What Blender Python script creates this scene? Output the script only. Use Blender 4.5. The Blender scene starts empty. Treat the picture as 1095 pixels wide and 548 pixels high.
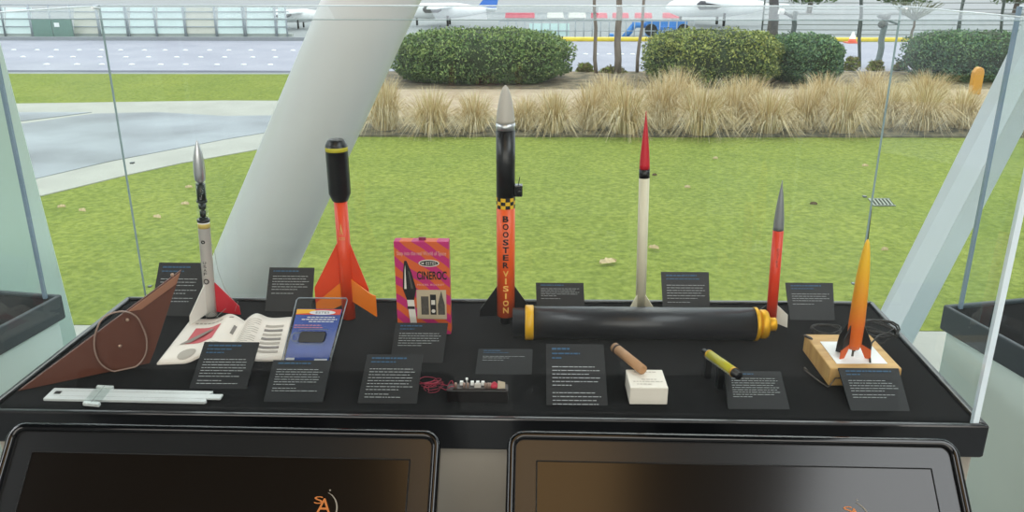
import bpy, math, random
from mathutils import Vector, Matrix, Quaternion

random.seed(7)
scene = bpy.context.scene
col = scene.collection
PI = math.pi

# ------------------------------------------------------------------ camera
EYE = Vector((0, 0, 1.55))
YAW, PITCH, FPX = math.radians(1.0), math.radians(19.3), 871.0
FW = Vector((-math.sin(YAW)*math.cos(PITCH), math.cos(YAW)*math.cos(PITCH), -math.sin(PITCH)))
RT = Vector((math.cos(YAW), math.sin(YAW), 0))
UPV = RT.cross(FW)
cd = bpy.data.cameras.new('camera'); cam = bpy.data.objects.new('camera', cd); col.objects.link(cam)
cd.sensor_width = 36; cd.lens = FPX*36/1095; cd.clip_start = .02; cd.clip_end = 500
m = Matrix((RT, UPV, -FW)).transposed().to_4x4(); m.translation = EYE; cam.matrix_world = m
scene.camera = cam

# ------------------------------------------------------------------ view + light
scene.view_settings.view_transform = 'Standard'; scene.view_settings.look = 'None'
scene.view_settings.gamma = 1; scene.view_settings.use_curve_mapping = False
scene.view_settings.exposure = 0.0
w = bpy.data.worlds.new('overcast_sky'); scene.world = w; w.use_nodes = True
nt = w.node_tree; nt.nodes.clear()
def wn(t, **k):
    n = nt.nodes.new(t)
    for a, b in k.items(): setattr(n, a, b)
    return n
tc = wn('ShaderNodeTexCoord'); sep = wn('ShaderNodeSeparateXYZ'); rmp = wn('ShaderNodeValToRGB')
nz = wn('ShaderNodeTexNoise'); nz.inputs['Scale'].default_value = 2.5
mixw = wn('ShaderNodeMix', data_type='RGBA'); mixw.inputs[0].default_value = .25
bgw = wn('ShaderNodeBackground'); ow = wn('ShaderNodeOutputWorld')
rmp.color_ramp.elements[0].position = 0.0; rmp.color_ramp.elements[0].color = (.80, .87, .93, 1)
rmp.color_ramp.elements[1].position = .6; rmp.color_ramp.elements[1].color = (.95, .98, 1, 1)
nt.links.new(tc.outputs['Generated'], sep.inputs[0]); nt.links.new(sep.outputs['Z'], rmp.inputs[0])
nt.links.new(tc.outputs['Generated'], nz.inputs['Vector'])
nt.links.new(rmp.outputs[0], mixw.inputs[6]); nt.links.new(nz.outputs['Color'], mixw.inputs[7])
mixw.blend_type = 'SOFT_LIGHT'
nt.links.new(mixw.outputs[2], bgw.inputs[0]); bgw.inputs[1].default_value = 2.0
nt.links.new(bgw.outputs[0], ow.inputs[0])
sd = bpy.data.lights.new('soft_sun', 'SUN'); sd.energy = 1.0; sd.angle = math.radians(40); sd.color = (1, .97, .9)
so = bpy.data.objects.new('soft_sun', sd); col.objects.link(so); so.rotation_euler = (math.radians(-38), math.radians(12), 0)
# warm lamp below the ceiling; neutral and back-wall fills added to brighten the room
for nm, loc, sz, e, c in (('room_lamp_warm', (-.15, -1.2, 4.1), (1.3, 1.6), 15, (1, .6, .25)),
                          ('fill_light_neutral', (2.9, -.8, 4.1), (2.6, 3.4), 150, (.94, .98, 1)),
                          ('fill_light_neutral', (-4.9, .4, 4.1), (1.8, 3.4), 170, (.96, .98, 1)),
                          ('fill_light_neutral', (0, -4.2, 4.1), (7, 1.6), 150, (1, .95, .88)), ('fill_light_back_wall', (0, -5.3, 2.7), (8, 1.8), 190, (1, .95, .88))):
    ld = bpy.data.lights.new(nm, 'AREA'); ld.shape = 'RECTANGLE'; ld.size, ld.size_y = sz; ld.energy = e; ld.color = c
    lo = bpy.data.objects.new(nm, ld); col.objects.link(lo); lo.location = loc
    if 'back_wall' in nm: lo.rotation_euler = (math.radians(80), 0, 0)

# ------------------------------------------------------------------ picture rays -> places in the world
TZ = .90      # table top
GZ = -1.05    # ground outside
def ray(x, y): return FW + RT*((x-547.5)/FPX) - UPV*((y-274)/FPX)
def onz(x, y, z=TZ): d = ray(x, y); return EYE + d*((z-EYE.z)/d.z)
def ony(x, y, Y): d = ray(x, y); return EYE + d*(Y/d.y)
def gnd(x, y, up=0): return onz(x, y, GZ+up)

# ------------------------------------------------------------------ materials
def lin(h):
    if isinstance(h, str):
        r = [int(h[i:i+2], 16)/255 for i in (1, 3, 5)]
        return tuple(c/12.92 if c <= .04045 else ((c+.055)/1.055)**2.4 for c in r)
    return h
M = {}
def mat(name, c, rough=.5, metal=0, var=0, scale=8, c2=None, bump=0, bscale=None, spec=.5, alpha=1, coat=0, emit=None, estr=1, stretch=None, detail=4, lo=.35, hi=.65):
    if name in M: return M[name]
    mt = bpy.data.materials.new(name); mt.use_nodes = True; n = mt.node_tree.nodes; L = mt.node_tree.links
    b = n['Principled BSDF']; c = lin(c)
    b.inputs['Base Color'].default_value = (*c, 1); b.inputs['Roughness'].default_value = rough
    b.inputs['Metallic'].default_value = metal; b.inputs['Specular IOR Level'].default_value = spec
    if coat: b.inputs['Coat Weight'].default_value = coat; b.inputs['Coat Roughness'].default_value = .08
    if emit: b.inputs['Emission Color'].default_value = (*lin(emit), 1); b.inputs['Emission Strength'].default_value = estr
    tcn = n.new('ShaderNodeTexCoord'); mp = n.new('ShaderNodeMapping'); L.new(tcn.outputs['Object'], mp.inputs[0])
    if stretch: mp.inputs['Scale'].default_value = stretch
    if c2 is None and var: c2 = tuple(min(1, v*(1+var)) for v in c); c = tuple(v*(1-var) for v in c)
    if c2 is not None:
        c2 = lin(c2)
        t = n.new('ShaderNodeTexNoise'); t.inputs['Scale'].default_value = scale; t.inputs['Detail'].default_value = detail
        r = n.new('ShaderNodeValToRGB'); r.color_ramp.elements[0].position = lo; r.color_ramp.elements[1].position = hi
        r.color_ramp.elements[0].color = (*c, 1); r.color_ramp.elements[1].color = (*c2, 1)
        L.new(mp.outputs[0], t.inputs['Vector']); L.new(t.outputs['Fac'], r.inputs[0]); L.new(r.outputs[0], b.inputs['Base Color'])
    if bump:
        t = n.new('ShaderNodeTexNoise'); t.inputs['Scale'].default_value = bscale or scale*4; t.inputs['Detail'].default_value = 5
        bp = n.new('ShaderNodeBump'); bp.inputs['Strength'].default_value = bump; bp.inputs['Distance'].default_value = .01
        L.new(mp.outputs[0], t.inputs['Vector']); L.new(t.outputs['Fac'], bp.inputs['Height']); L.new(bp.outputs[0], b.inputs['Normal'])
    M[name] = mt; return mt
def glassmat(name, tint, refl=1.0, rough=.0, haze=0, hazec=(.8, .9, .9)):
    """thin clear sheet: tinted see-through plus a Fresnel mirror and a pale haze painted in for veiling glare"""
    mt = bpy.data.materials.new(name); mt.use_nodes = True; n = mt.node_tree.nodes; L = mt.node_tree.links; n.clear()
    o = n.new('ShaderNodeOutputMaterial'); tr = n.new('ShaderNodeBsdfTransparent'); tr.inputs[0].default_value = (*tint, 1)
    gl = n.new('ShaderNodeBsdfGlossy'); gl.inputs['Roughness'].default_value = rough
    fr = n.new('ShaderNodeLayerWeight'); fr.inputs[0].default_value = .5
    pw = n.new('ShaderNodeMath'); pw.operation = 'POWER'; pw.inputs[1].default_value = 5; L.new(fr.outputs['Facing'], pw.inputs[0])
    mu = n.new('ShaderNodeMath'); mu.operation = 'MULTIPLY_ADD'; mu.inputs[1].default_value = .9*refl; mu.inputs[2].default_value = .045*refl
    L.new(pw.outputs[0], mu.inputs[0]); mx = n.new('ShaderNodeMixShader'); L.new(mu.outputs[0], mx.inputs[0])
    L.new(tr.outputs[0], mx.inputs[1]); L.new(gl.outputs[0], mx.inputs[2]); last = mx
    if haze:  # faint pale film imitating veiling glare on the sheet
        df = n.new('ShaderNodeBsdfDiffuse'); df.inputs[0].default_value = (*hazec, 1); tl = n.new('ShaderNodeBsdfTranslucent'); tl.inputs[0].default_value = (*hazec, 1)
        m1 = n.new('ShaderNodeMixShader'); m1.inputs[0].default_value = .5; L.new(df.outputs[0], m1.inputs[1]); L.new(tl.outputs[0], m1.inputs[2])
        m2 = n.new('ShaderNodeMixShader'); L.new(mx.outputs[0], m2.inputs[1]); L.new(m1.outputs[0], m2.inputs[2])
        t = n.new('ShaderNodeTexNoise'); t.inputs['Scale'].default_value = 3; tcn = n.new('ShaderNodeTexCoord'); L.new(tcn.outputs['Object'], t.inputs['Vector'])
        mm = n.new('ShaderNodeMath'); mm.operation = 'MULTIPLY'; mm.inputs[1].default_value = haze*2; L.new(t.outputs['Fac'], mm.inputs[0]); L.new(mm.outputs[0], m2.inputs[0]); last = m2
    L.new(last.outputs[0], o.inputs[0]); M[name] = mt; return mt

felt = mat('black_felt', '#050608', .95, spec=.05, bump=.3, bscale=900, var=.15, scale=14)
felt.node_tree.nodes['Principled BSDF'].inputs['Sheen Weight'].default_value = .06; felt.node_tree.nodes['Principled BSDF'].inputs['Sheen Roughness'].default_value = .5
rimm = mat('black_rim', '#0c0e12', .3, var=.1, scale=4, coat=.5)
rimg = mat('charcoal_rim', '#3d464c', .5, var=.08, scale=4)
basem = mat('grey_beige_laminate', '#9b968b', .6, var=.05, scale=6)
mint = mat('pale_painted_panel', '#cfe2de', .55, var=.04, scale=3)
plac = mat('charcoal_card', '#17191c', .55, var=.08, scale=20)
white = mat('white_paint', '#dedbd2', .45, var=.03, scale=9)
inkw = mat('pale_ink', '#a4a8aa', .6, var=.05)
inkb = mat('blue_ink', '#2c5272', .6, var=.05)
inkk = mat('black_ink', '#101012', .5, var=.05)
blk = mat('satin_black', '#0f1013', .35, var=.1, scale=10)
gloss = mat('gloss_black', '#06070a', .09, var=.1, scale=5)
chrome = mat('chrome_metal', '#c4c6c8', .28, .75, var=.06, scale=20)
redp = mat('red_paint', '#c01a2c', .4, var=.06)
orp = mat('red_orange_paint', '#d8431c', .38, var=.06)
ora = mat('orange_paint', '#ea7a16', .4, var=.05)
yel = mat('yellow_paint', '#e0b21c', .4, var=.05)
gold = mat('gold_anodised', '#dba514', .42, .45, var=.06, scale=30)
cream = mat('cream_paint', '#d3cdb4', .45, var=.04)
acry = glassmat('clear_acrylic', (.955, .978, .972), .7, haze=.0025)
acedge = mat('acrylic_edge', '#dcebf2', .12, spec=.9, var=.03, coat=.6)
acrytop = glassmat('clear_acrylic_lid', (.955, .978, .972), .28, haze=.003)
winm = glassmat('window_glass', (.94, .97, .96), .7, haze=.006)
plast = glassmat('clear_plastic', (.95, .965, .97), .5, rough=.05, haze=.004)

# ------------------------------------------------------------------ mesh builder
class MB:
    def __init__(s): s.v = []; s.f = []
    def add(s, vs, fs, mi=0, sm=False):
        b = len(s.v); s.v += [Vector(p) for p in vs]; s.f += [(tuple(i+b for i in f), mi, sm) for f in fs]; return s
    def box(s, a, b, mi=0):
        x0, y0, z0 = a; x1, y1, z1 = b
        return s.prism([(x0, y0), (x1, y0), (x1, y1), (x0, y1)], z0, z1, mi)
    def prism(s, poly, z0, z1, mi=0):
        n = len(poly); vs = [(x, y, z0) for x, y in poly]+[(x, y, z1) for x, y in poly]
        return s.add(vs, [tuple(range(n))[::-1], tuple(range(n, 2*n))]+[(i, (i+1) % n, n+(i+1) % n, n+i) for i in range(n)], mi)
    def slab(s, pts, off, mi=0):
        """closed polygon of 3D points thickened by vector off"""
        n = len(pts); off = Vector(off); vs = [Vector(p) for p in pts]+[Vector(p)+off for p in pts]
        return s.add(vs, [tuple(range(n))[::-1], tuple(range(n, 2*n))]+[(i, (i+1) % n, n+(i+1) % n, n+i) for i in range(n)], mi)
    def lathe(s, prof, a=(0, 0, 0), b=(0, 0, 1), seg=32, mi=0, mis=None):
        """prof: (distance along a->b in metres, radius)"""
        a = Vector(a); ax = (Vector(b)-a).normalized(); q = ax.to_track_quat('Z', 'Y'); vs = []; fs = []
        base = len(s.v); n = len(prof)
        for t, r in prof:
            for k in range(seg):
                an = 2*PI*k/seg; vs.append(a+q @ Vector((r*math.cos(an), r*math.sin(an), t)))
        s.v += vs
        for i in range(n-1):
            for k in range(seg):
                k2 = (k+1) % seg
                s.f.append(((base+i*seg+k, base+i*seg+k2, base+(i+1)*seg+k2, base+(i+1)*seg+k), mis[i] if mis else mi, True))
        s.f.append((tuple(base+k for k in range(seg))[::-1], mi if not mis else mis[0], False))
        s.f.append((tuple(base+(n-1)*seg+k for k in range(seg)), mi if not mis else mis[-1], False))
        return s
    def tube(s, pts, r, seg=8, mi=0, closed=False):
        pts = [Vector(p) for p in pts]; n = len(pts); base = len(s.v); rs = r if isinstance(r, (list, tuple)) else [r]*n
        up = None
        for i, p in enumerate(pts):
            if closed: d = pts[(i+1) % n]-pts[i-1]
            else: d = pts[min(i+1, n-1)]-pts[max(i-1, 0)]
            if d.length < 1e-9: d = Vector((0, 0, 1))
            d.normalize()
            if up is None: up = d.orthogonal().normalized()
            up = (up-d*up.dot(d)); up = up.normalized() if up.length > 1e-6 else d.orthogonal().normalized()
            v = d.cross(up)
            for k in range(seg):
                an = 2*PI*k/seg; s.v.append(p+(up*math.cos(an)+v*math.sin(an))*rs[i])
        for i in range(n if closed else n-1):
            j = (i+1) % n
            for k in range(seg):
                k2 = (k+1) % seg
                s.f.append(((base+i*seg+k, base+i*seg+k2, base+j*seg+k2, base+j*seg+k), mi, True))
        if not closed:
            s.f.append((tuple(base+k for k in range(seg))[::-1], mi, False)); s.f.append((tuple(base+(n-1)*seg+k for k in range(seg)), mi, False))
        return s
    def build(s, name, mats, parent=None, local=False, bevel=0, loc=None):
        me = bpy.data.meshes.new(name)
        if parent is not None and not local:
            Mw = Matrix.Identity(4); pp = parent
            while pp is not None: Mw = pp.matrix_basis @ Mw; pp = pp.parent
            inv = Mw.inverted(); vs = [inv @ v for v in s.v]
        elif parent is None and not local:
            if loc is None:
                xs = [v.x for v in s.v]; ys = [v.y for v in s.v]; loc = Vector(((min(xs)+max(xs))/2, (min(ys)+max(ys))/2, min(v.z for v in s.v)))
            vs = [v-loc for v in s.v]
        else: vs = s.v
        me.from_pydata([tuple(v) for v in vs], [], [f[0] for f in s.f]); me.validate(verbose=False)
        if not isinstance(mats, (list, tuple)): mats = [mats]
        for mm in mats: me.materials.append(mm)
        if len(me.polygons) == len(s.f):
            me.polygons.foreach_set('material_index', [f[1] for f in s.f]); me.polygons.foreach_set('use_smooth', [f[2] for f in s.f])
        me.update()
        o = bpy.data.objects.new(name, me); col.objects.link(o)
        if parent is not None: o.parent = parent
        elif loc is not None: o.location = loc
        if bevel:
            b = o.modifiers.new('edge', 'BEVEL'); b.width = bevel; b.segments = 2; b.limit_method = 'ANGLE'; b.angle_limit = math.radians(40)
        return o

def tag(o, label=None, cat=None, group=None, kind=None):
    if label: o['label'] = label
    if cat: o['category'] = cat
    if group: o['group'] = group
    if kind: o['kind'] = kind
    return o
def thing(name, label, cat, loc, group=None, quat=None):
    o = bpy.data.objects.new(name, None); col.objects.link(o); o.location = loc; o.empty_display_size = .05
    if quat is not None: o.rotation_mode = 'QUATERNION'; o.rotation_quaternion = quat
    o.matrix_basis  # evaluated lazily from the fields above
    return tag(o, label, cat, group)
def struct(mb, name, mats, **k): return tag(mb.build(name, mats, **k), kind='structure')
def dup(o, dm=None, label=None, parent=None):
    c = o.copy(); col.objects.link(c)
    if parent: c.parent = parent
    for ch in [x for x in list(bpy.data.objects) if x.parent == o]: dup(ch, parent=c)
    if label: c['label'] = label
    return c

_tcache = {}
def text2d(s, bold=0):
    if (s, bold) in _tcache: return _tcache[s, bold]
    cu = bpy.data.curves.new('t', 'FONT'); cu.body = s; cu.resolution_u = 3; cu.offset = bold
    o = bpy.data.objects.new('t', cu); col.objects.link(o)
    dg = bpy.context.evaluated_depsgraph_get(); dg.update()
    me = bpy.data.meshes.new_from_object(o.evaluated_get(dg))
    vs = [(v.co.x, v.co.y) for v in me.vertices]; fs = [tuple(p.vertices) for p in me.polygons]
    bpy.data.objects.remove(o); bpy.data.meshes.remove(me); bpy.data.curves.remove(cu)
    x0 = min(v[0] for v in vs); x1 = max(v[0] for v in vs); y0 = min(v[1] for v in vs); y1 = max(v[1] for v in vs)
    r = ([((x-x0)/(x1-x0), (y-y0)/(y1-y0)) for x, y in vs], fs); _tcache[s, bold] = r; return r
def put_text(mb, s, fn, u0, u1, v0, v1, mi=0, bold=0):
    vs, fs = text2d(s, bold); mb.add([fn(u0+(u1-u0)*x, v0+(v1-v0)*y) for x, y in vs], fs, mi)

class Quad:
    def __init__(s, BL, BR, TR, TL):
        s.c = [Vector(p) for p in (BL, BR, TR, TL)]
        s.n = (s.c[1]-s.c[0]).cross(s.c[3]-s.c[0]).normalized()
    def pt(s, u, v, off=0.0):
        a, b, c, d = s.c; return (a*(1-u)+b*u)*(1-v)+(d*(1-u)+c*u)*v+s.n*off
    def fn(s, off): return lambda u, v: s.pt(u, v, off)
    def rect(s, mb, u0, v0, u1, v1, off, mi=0): mb.add([s.pt(u0, v0, off), s.pt(u1, v0, off), s.pt(u1, v1, off), s.pt(u0, v1, off)], [(0, 1, 2, 3)], mi)
    def poly(s, mb, pts, off, mi=0): mb.add([s.pt(u, v, off) for u, v in pts], [tuple(range(len(pts)))], mi)
def oval(cx, cy, rx, ry, n=24): return [(cx+rx*math.cos(2*PI*k/n), cy+ry*math.sin(2*PI*k/n)) for k in range(n)]

# ================================================================== THE ROOM
FY = 2.65
MB_ = MB
fl = MB().box((-6, -5.5, -.2), (6, FY, 0)); struct(fl, 'floor', mat('polished_concrete', '#6f7475', .45, var=.08, scale=2))
struct(MB().box((-6, -5.5, 4.2), (6, FY, 4.4)), 'ceiling', mat('ceiling_paint', '#5b605f', .8, var=.03))
struct(MB().box((-6, -5.7, 0), (6, -5.5, 4.2)), 'wall_back', mat('wall_paint', '#a3a09a', .8, var=.05, scale=2))
struct(MB().box((-6.2, -5.5, 0), (-6, FY, 4.2)), 'wall_left', M['wall_paint'])
struct(MB().box((6, -5.5, 0), (6.2, FY, 4.2)), 'wall_right', M['wall_paint'])
g = MB()
g.add([(-6, FY+.01, 0), (6, FY+.01, 0), (6, FY+.01, 4.2), (-6, FY+.01, 4.2)], [(0, 1, 2, 3)])
struct(g, 'window_1', winm)
struct(MB().box((-6, FY+.02, GZ-.1), (6, FY+.2, -.0)), 'trim_1', mat('sill_metal', '#8f979a', .4, .4, var=.05))

# columns of the building, indoors, just behind the cases
def column_round(name, p0, p1, r, label):
    p0, p1 = Vector(p0), Vector(p1); L = (p1-p0).length
    mb = MB().lathe([(0, r), (L, r)], p0, p1, 64)
    return mb.build(name, mat('white_column_paint', '#e8e9e9', .42, var=.02, scale=2, coat=.1))
a = ony(391, 14, 2.15); b = ony(269, 290, 2.15); d = (a-b)/(a.z-b.z)
c0 = b+d*(0.02-b.z); c1 = b+d*(4.18-b.z)
o = column_round('slanted_column', c0, c1, .112, ''); tag(o, 'big round white column leaning to the right behind the left rockets', 'column')
# boxed beam on the right
def beam(nm, pxs, Y, depth, label, mt):
    # pxs: left edge (x,y)x2, right edge (x,y)x2
    (la, lb, ra, rb) = [ony(x, y, Y) for x, y in pxs]
    def ext(p, q, z): dd = (p-q)/(p.z-q.z); return q+dd*(z-q.z)
    mb = MB(); vs = []
    q = [ext(la, lb, .02), ext(ra, rb, .02), ext(ra, rb, 4.18), ext(la, lb, 4.18)]
    mb.slab(q, depth); return tag(mb.build(nm, mt, bevel=.006), label, 'column')
def ridge_beam(nm, edges, label, mt):
    ring = []
    for (p, q, Y) in edges:
        a, b = ony(*p, Y), ony(*q, Y); dd = (a-b)/(a.z-b.z); ring.append((b+dd*(.02-b.z), b+dd*(4.18-b.z)))
    n_ = len(ring); mb = MB(); mb.add([r_[0] for r_ in ring]+[r_[1] for r_ in ring], [tuple(range(n_))[::-1], tuple(range(n_, 2*n_))]+[(i, (i+1) % n_, n_+(i+1) % n_, n_+i) for i in range(n_)])
    return tag(mb.build(nm, mt, bevel=.003), label, 'column')
ridge_beam('slanted_column', (((1046, 120), (934, 347), 2.2), ((1066, 151), (955, 365), 2.06), ((1095, 139), (972, 375), 2.14), ((1090, 120), (973, 347), 2.3)), 'flat-sided pale grey column leaning right behind the yellow rocket', mat('grey_white_paint', '#c9d1d6', .5, var=.03, scale=2))
beam('slanted_column', ((-75, 209), (-40, 340), (43, 209), (77, 340)), 2.2, (-.16, .2, 0), 'wide pale green-white column at the left edge behind the neighbouring case', mat('pale_green_paint', '#c2d6cf', .5, var=.03, scale=2))

# ================================================================== CASES
def clip(mb, p, dx): mb.box((p.x-.004, p.y-.004, p.z-.003), (p.x+dx, p.y+.004, p.z+.003))
def case(deckq, rimh, gq, gh, lab1, lab2, basemat, rimmat, side=False):
    """deckq: FL,FR,BR,BL of the deck; gq the same four for the cover"""
    FL, FR, BR, BL = [Vector(p) for p in deckq]; c = (FL+FR+BR+BL)/4
    root = thing('display_case', lab1, 'display case', (c.x, c.y, 0))
    def shrink(q, k): return [(p.x+(c.x-p.x)/abs(c.x-p.x)*k, p.y+(c.y-p.y)/abs(c.y-p.y)*k) for p in q]
    q = [FL, FR, BR, BL]
    MB().prism(shrink(q, .004), 0, TZ-rimh-.001).build('base_cabinet', basemat, root, bevel=.004)
    MB().prism(shrink(q, .006), TZ-rimh, TZ).build('felt_deck', felt, root)
    # rim: four bars round the deck, a few millimetres proud of it
    out = shrink(q, -.006); inn = shrink(q, .004)
    r = MB()
    for i in range(4):
        j = (i+1) % 4
        r.prism([out[i], out[j], inn[j], inn[i]], TZ-rimh, TZ+.006)
    r.build('rim', rimmat, root, bevel=.003)
    G = [Vector(p) for p in gq]; cg = (G[0]+G[1]+G[2]+G[3])/4
    cv = thing('clear_cover', lab2, 'glass cover', (cg.x, cg.y, TZ+.0005))
    z0, z1 = TZ+.001, TZ+gh
    nm = ('front_pane', 'right_pane', 'back_pane', 'left_pane')
    for i in range(4):
        a, b = G[i], G[(i+1) % 4]
        MB().add([(a.x, a.y, z0), (b.x, b.y, z0), (b.x, b.y, z1), (a.x, a.y, z1)], [(0, 1, 2, 3)]).build(nm[i], acry, cv)
    MB().add([(p.x, p.y, z1) for p in G], [(0, 1, 2, 3)]).build('top_pane', acrytop, cv)
    mat('acrylic_joint', '#8fa5a8', .2, spec=.7, var=.04)
    for i in range(4):       # polished corner edges of the acrylic
        p = G[i]; t = .0034 if side else .0042 if i in (0, 1) else .0014
        MB().box((p.x-t, p.y-t, z0), (p.x+t, p.y+t, z1)).build('corner_edge', mat('blue_grey_edge', '#8096aa', .15, spec=.8, var=.04) if side else acedge if i in (0, 1) else mat('acrylic_joint', '#8fa5a8', .2, spec=.7, var=.04), cv)
        a, b = G[i], G[(i+1) % 4]
        MB().tube([(a.x, a.y, z1), (b.x, b.y, z1)], .0006 if i == 0 else .0013, 6).build('top_edge', M['acrylic_joint'] if i == 0 else acedge, cv)
    return root, cv, G

D = [onz(0, 440), onz(1050, 456), onz(931, 326), onz(138, 321)]
D[0].y = 1.104; D[0].x = -.838; D[1].y = 1.086
Gq = [onz(6, 438.5), onz(1046, 455), onz(911, 323.5), onz(158, 322)]
Gq[0] = Vector((-.828, 1.110, TZ)); Gq[1] = Vector((.682, 1.094, TZ)); Gq[2].y = D[2].y-.01; Gq[3].y = D[3].y-.01
root, cover, G = case(D, .05, Gq, .59, 'long black felt-topped display case holding the model rockets', 'tall clear box cover over the model rockets', basem, rimm)
sc = MB()
for px, py, gi, s_ in ((140, 174, 3, 1), (159, 306, 3, 1), (926, 210, 2, -1), (914, 303, 2, -1)):
    p = ony(px, py, G[gi].y); MB().box((min(p.x, p.x+.007*s_), p.y-.006, p.z-.0016), (max(p.x, p.x+.007*s_), p.y+.002, p.z+.0016)).build('corner_clip', mat('clip_metal', '#6d7476', .4, .6, var=.05), cover, bevel=.0008)
p = Vector((G[3].x+.01, G[3].y-.004, TZ+.586))
for i, s_ in ((3, 1), (2, -1)):
    q = G[i]; MB().tube([(q.x, q.y-.002, TZ+.586), (q.x-.0*s_+.012*s_*(1 if i == 3 else 1), q.y-.05, TZ+.588)], .0025, 6).build('corner_bracket', chrome, cover)

# neighbours: left and right, turned a few degrees
def neigh(cx, cy, ang, hw, dep, side, lab1, lab2):
    """(cx,cy) = the near back corner; side -1: case extends to -x"""
    e = Vector((math.cos(ang), math.sin(ang), 0)); n = Vector((math.sin(ang), -math.cos(ang), 0)); c = Vector((cx, cy, TZ))
    if side < 0: BR = c; BL = c-e*hw; FR = c+n*dep; FL = BL+n*dep
    else: BL = c; BR = c+e*hw; FL = c+n*dep; FR = BR+n*dep
    q = [FL, FR, BR, BL]; cc = (FL+FR+BR+BL)/4
    gq = [p+(cc-p)*.035 for p in q]
    return case(q, .048, gq, .59, lab1, lab2, mint, rimg, True)
pa, pb = onz(1013, 330), onz(1095, 375); angR = math.atan2(-(pb.x-pa.x), -(pb.y-pa.y)) ; 
# side edge direction pb-pa should equal n = (sin a, -cos a)
aR = math.atan2((pb-pa).x, -(pb-pa).y)
neigh(pa.x, pa.y, aR, 1.3, .49, 1, 'charcoal-rimmed display case with pale sides at the right edge', 'clear box cover on the empty case at the right edge')
pa, pb = onz(62, 319), onz(0, 352); aL = math.atan2((pb-pa).x, -(pb-pa).y)
neigh(pa.x, pa.y, aL, 1.3, .49, -1, 'charcoal-rimmed display case with pale sides at the left edge', 'clear box cover on the empty case at the left edge')

# ================================================================== SCREENS
def screen(TLx, TRx, TLy, TRy, lab):
    TL, TR = onz(TLx, TLy, .928), onz(TRx, TRy, .928)
    e = (TR-TL).normalized(); fw_ = Vector((-e.y, e.x, 0)); dn = -fw_*.7071+Vector((0, 0, -.7071)); n = -fw_*.7071+Vector((0, 0, .7071)); Wd = (TR-TL).length; H = .43
    root = thing('touch_screen', lab, 'screen', (TL+TR)/2+dn*H)
    def P(u, v, o=0): return TL+e*u+dn*v+n*o
    def rr(x0, y0, x1, y1, r, k=6):
        pts = []
        for cx, cy, a0 in ((x1-r, y0+r, -PI/2), (x1-r, y1-r, 0), (x0+r, y1-r, PI/2), (x0+r, y0+r, PI)):
            for i in range(k+1):
                a = a0+PI/2*i/k; pts.append((cx+r*math.cos(a), cy+r*math.sin(a)))
        return pts
    body = MB().slab([P(u, v, -.004) for u, v in rr(.003, .003, Wd-.003, H-.003, .022)], -n*.035)
    body.build('housing', gloss, root)
    fr = MB(); fr.tube([P(u, v, 0) for u, v in rr(.006, .006, Wd-.006, H-.006, .018)], .0065, 10, closed=True)
    fr.build('frame', gloss, root)
    bz = MB(); bz.slab([P(u, v, -.0035) for u, v in ((.012, .012), (.012, H-.012), (Wd-.012, H-.012), (Wd-.012, .012))], n*.0025)
    bz.build('bezel', mat('dark_bezel', '#1b1c1d', .22, var=.05, scale=5), root)
    g = MB(); mg = .042
    a, b = (mg, mg), (Wd-mg, H-mg)
    g.slab([P(u, v, -.0008) for u, v in ((a[0], a[1]), (a[0], b[1]), (b[0], b[1]), (b[0], a[1]))], n*.0004)
    dp_ = g.build('display_panel', mat('dark_screen', '#070605', .16, var=.1, scale=3, emit='#160c04', estr=.5), root)
    ln = MB()
    for (u0, v0, u1, v1) in ((a[0], a[1], b[0], a[1]), (a[0], b[1], b[0], b[1]), (a[0], a[1], a[0], b[1]), (b[0], a[1], b[0], b[1])):
        ln.tube([P(u0, v0, 0), P(u1, v1, 0)], .0009, 6)
    ln.build('gasket', mat('rubber_gasket', '#020202', .6, var=.1), root)
    # lit logo
    lg = MB(); ux = Wd*.755; vy = .106
    f = lambda s_: (lambda u, v: P(ux+u, vy-v, s_))
    fo = lambda u, v: P(ux+u, vy-v, .0002)
    put_text(lg, 'S', fo, -.0165, -.004, .001, .011)
    put_text(lg, 'A', fo, -.0125, .0085, -.013, .0085)
    arc = [(-.006+.0225*math.cos(t), -.006+.0235*math.sin(t)) for t in [(-60+130*i/16)*PI/180 for i in range(17)]]
    lg.tube([fo(u, v) for u, v in arc], [.0003+.0009*math.sin(PI*i/16) for i in range(17)], 5, mi=1)
    lg.add([fo(*p) for p in [(.004+.0018*math.cos(k*PI/4)*(1 if k % 2 == 0 else .4), .0195+.0018*math.sin(k*PI/4)*(1 if k % 2 == 0 else .4)) for k in range(8)]], [tuple(range(8))], 1)
    lg.build('logo', [mat('logo_orange', '#9a5a24', .5, emit='#b8651f', estr=.3), mat('logo_grey', '#7d776a', .5, emit='#8c8578', estr=.25)], dp_)
    # stalk that carries the screen off the floor
    mid = P(Wd/2, H*.45, -.04)
    MB().box((mid.x-.06, mid.y-.01, 0), (mid.x+.06, mid.y+.09, mid.z+.01)).build('pedestal', basem, root, bevel=.004)
    return root
screen(13, 472, 452, 461, 'dark touch screen with the black frame, below the slide rule')
screen(543, 1022, 461, 470, 'dark touch screen with the black frame, below the big black motor tube')

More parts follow.
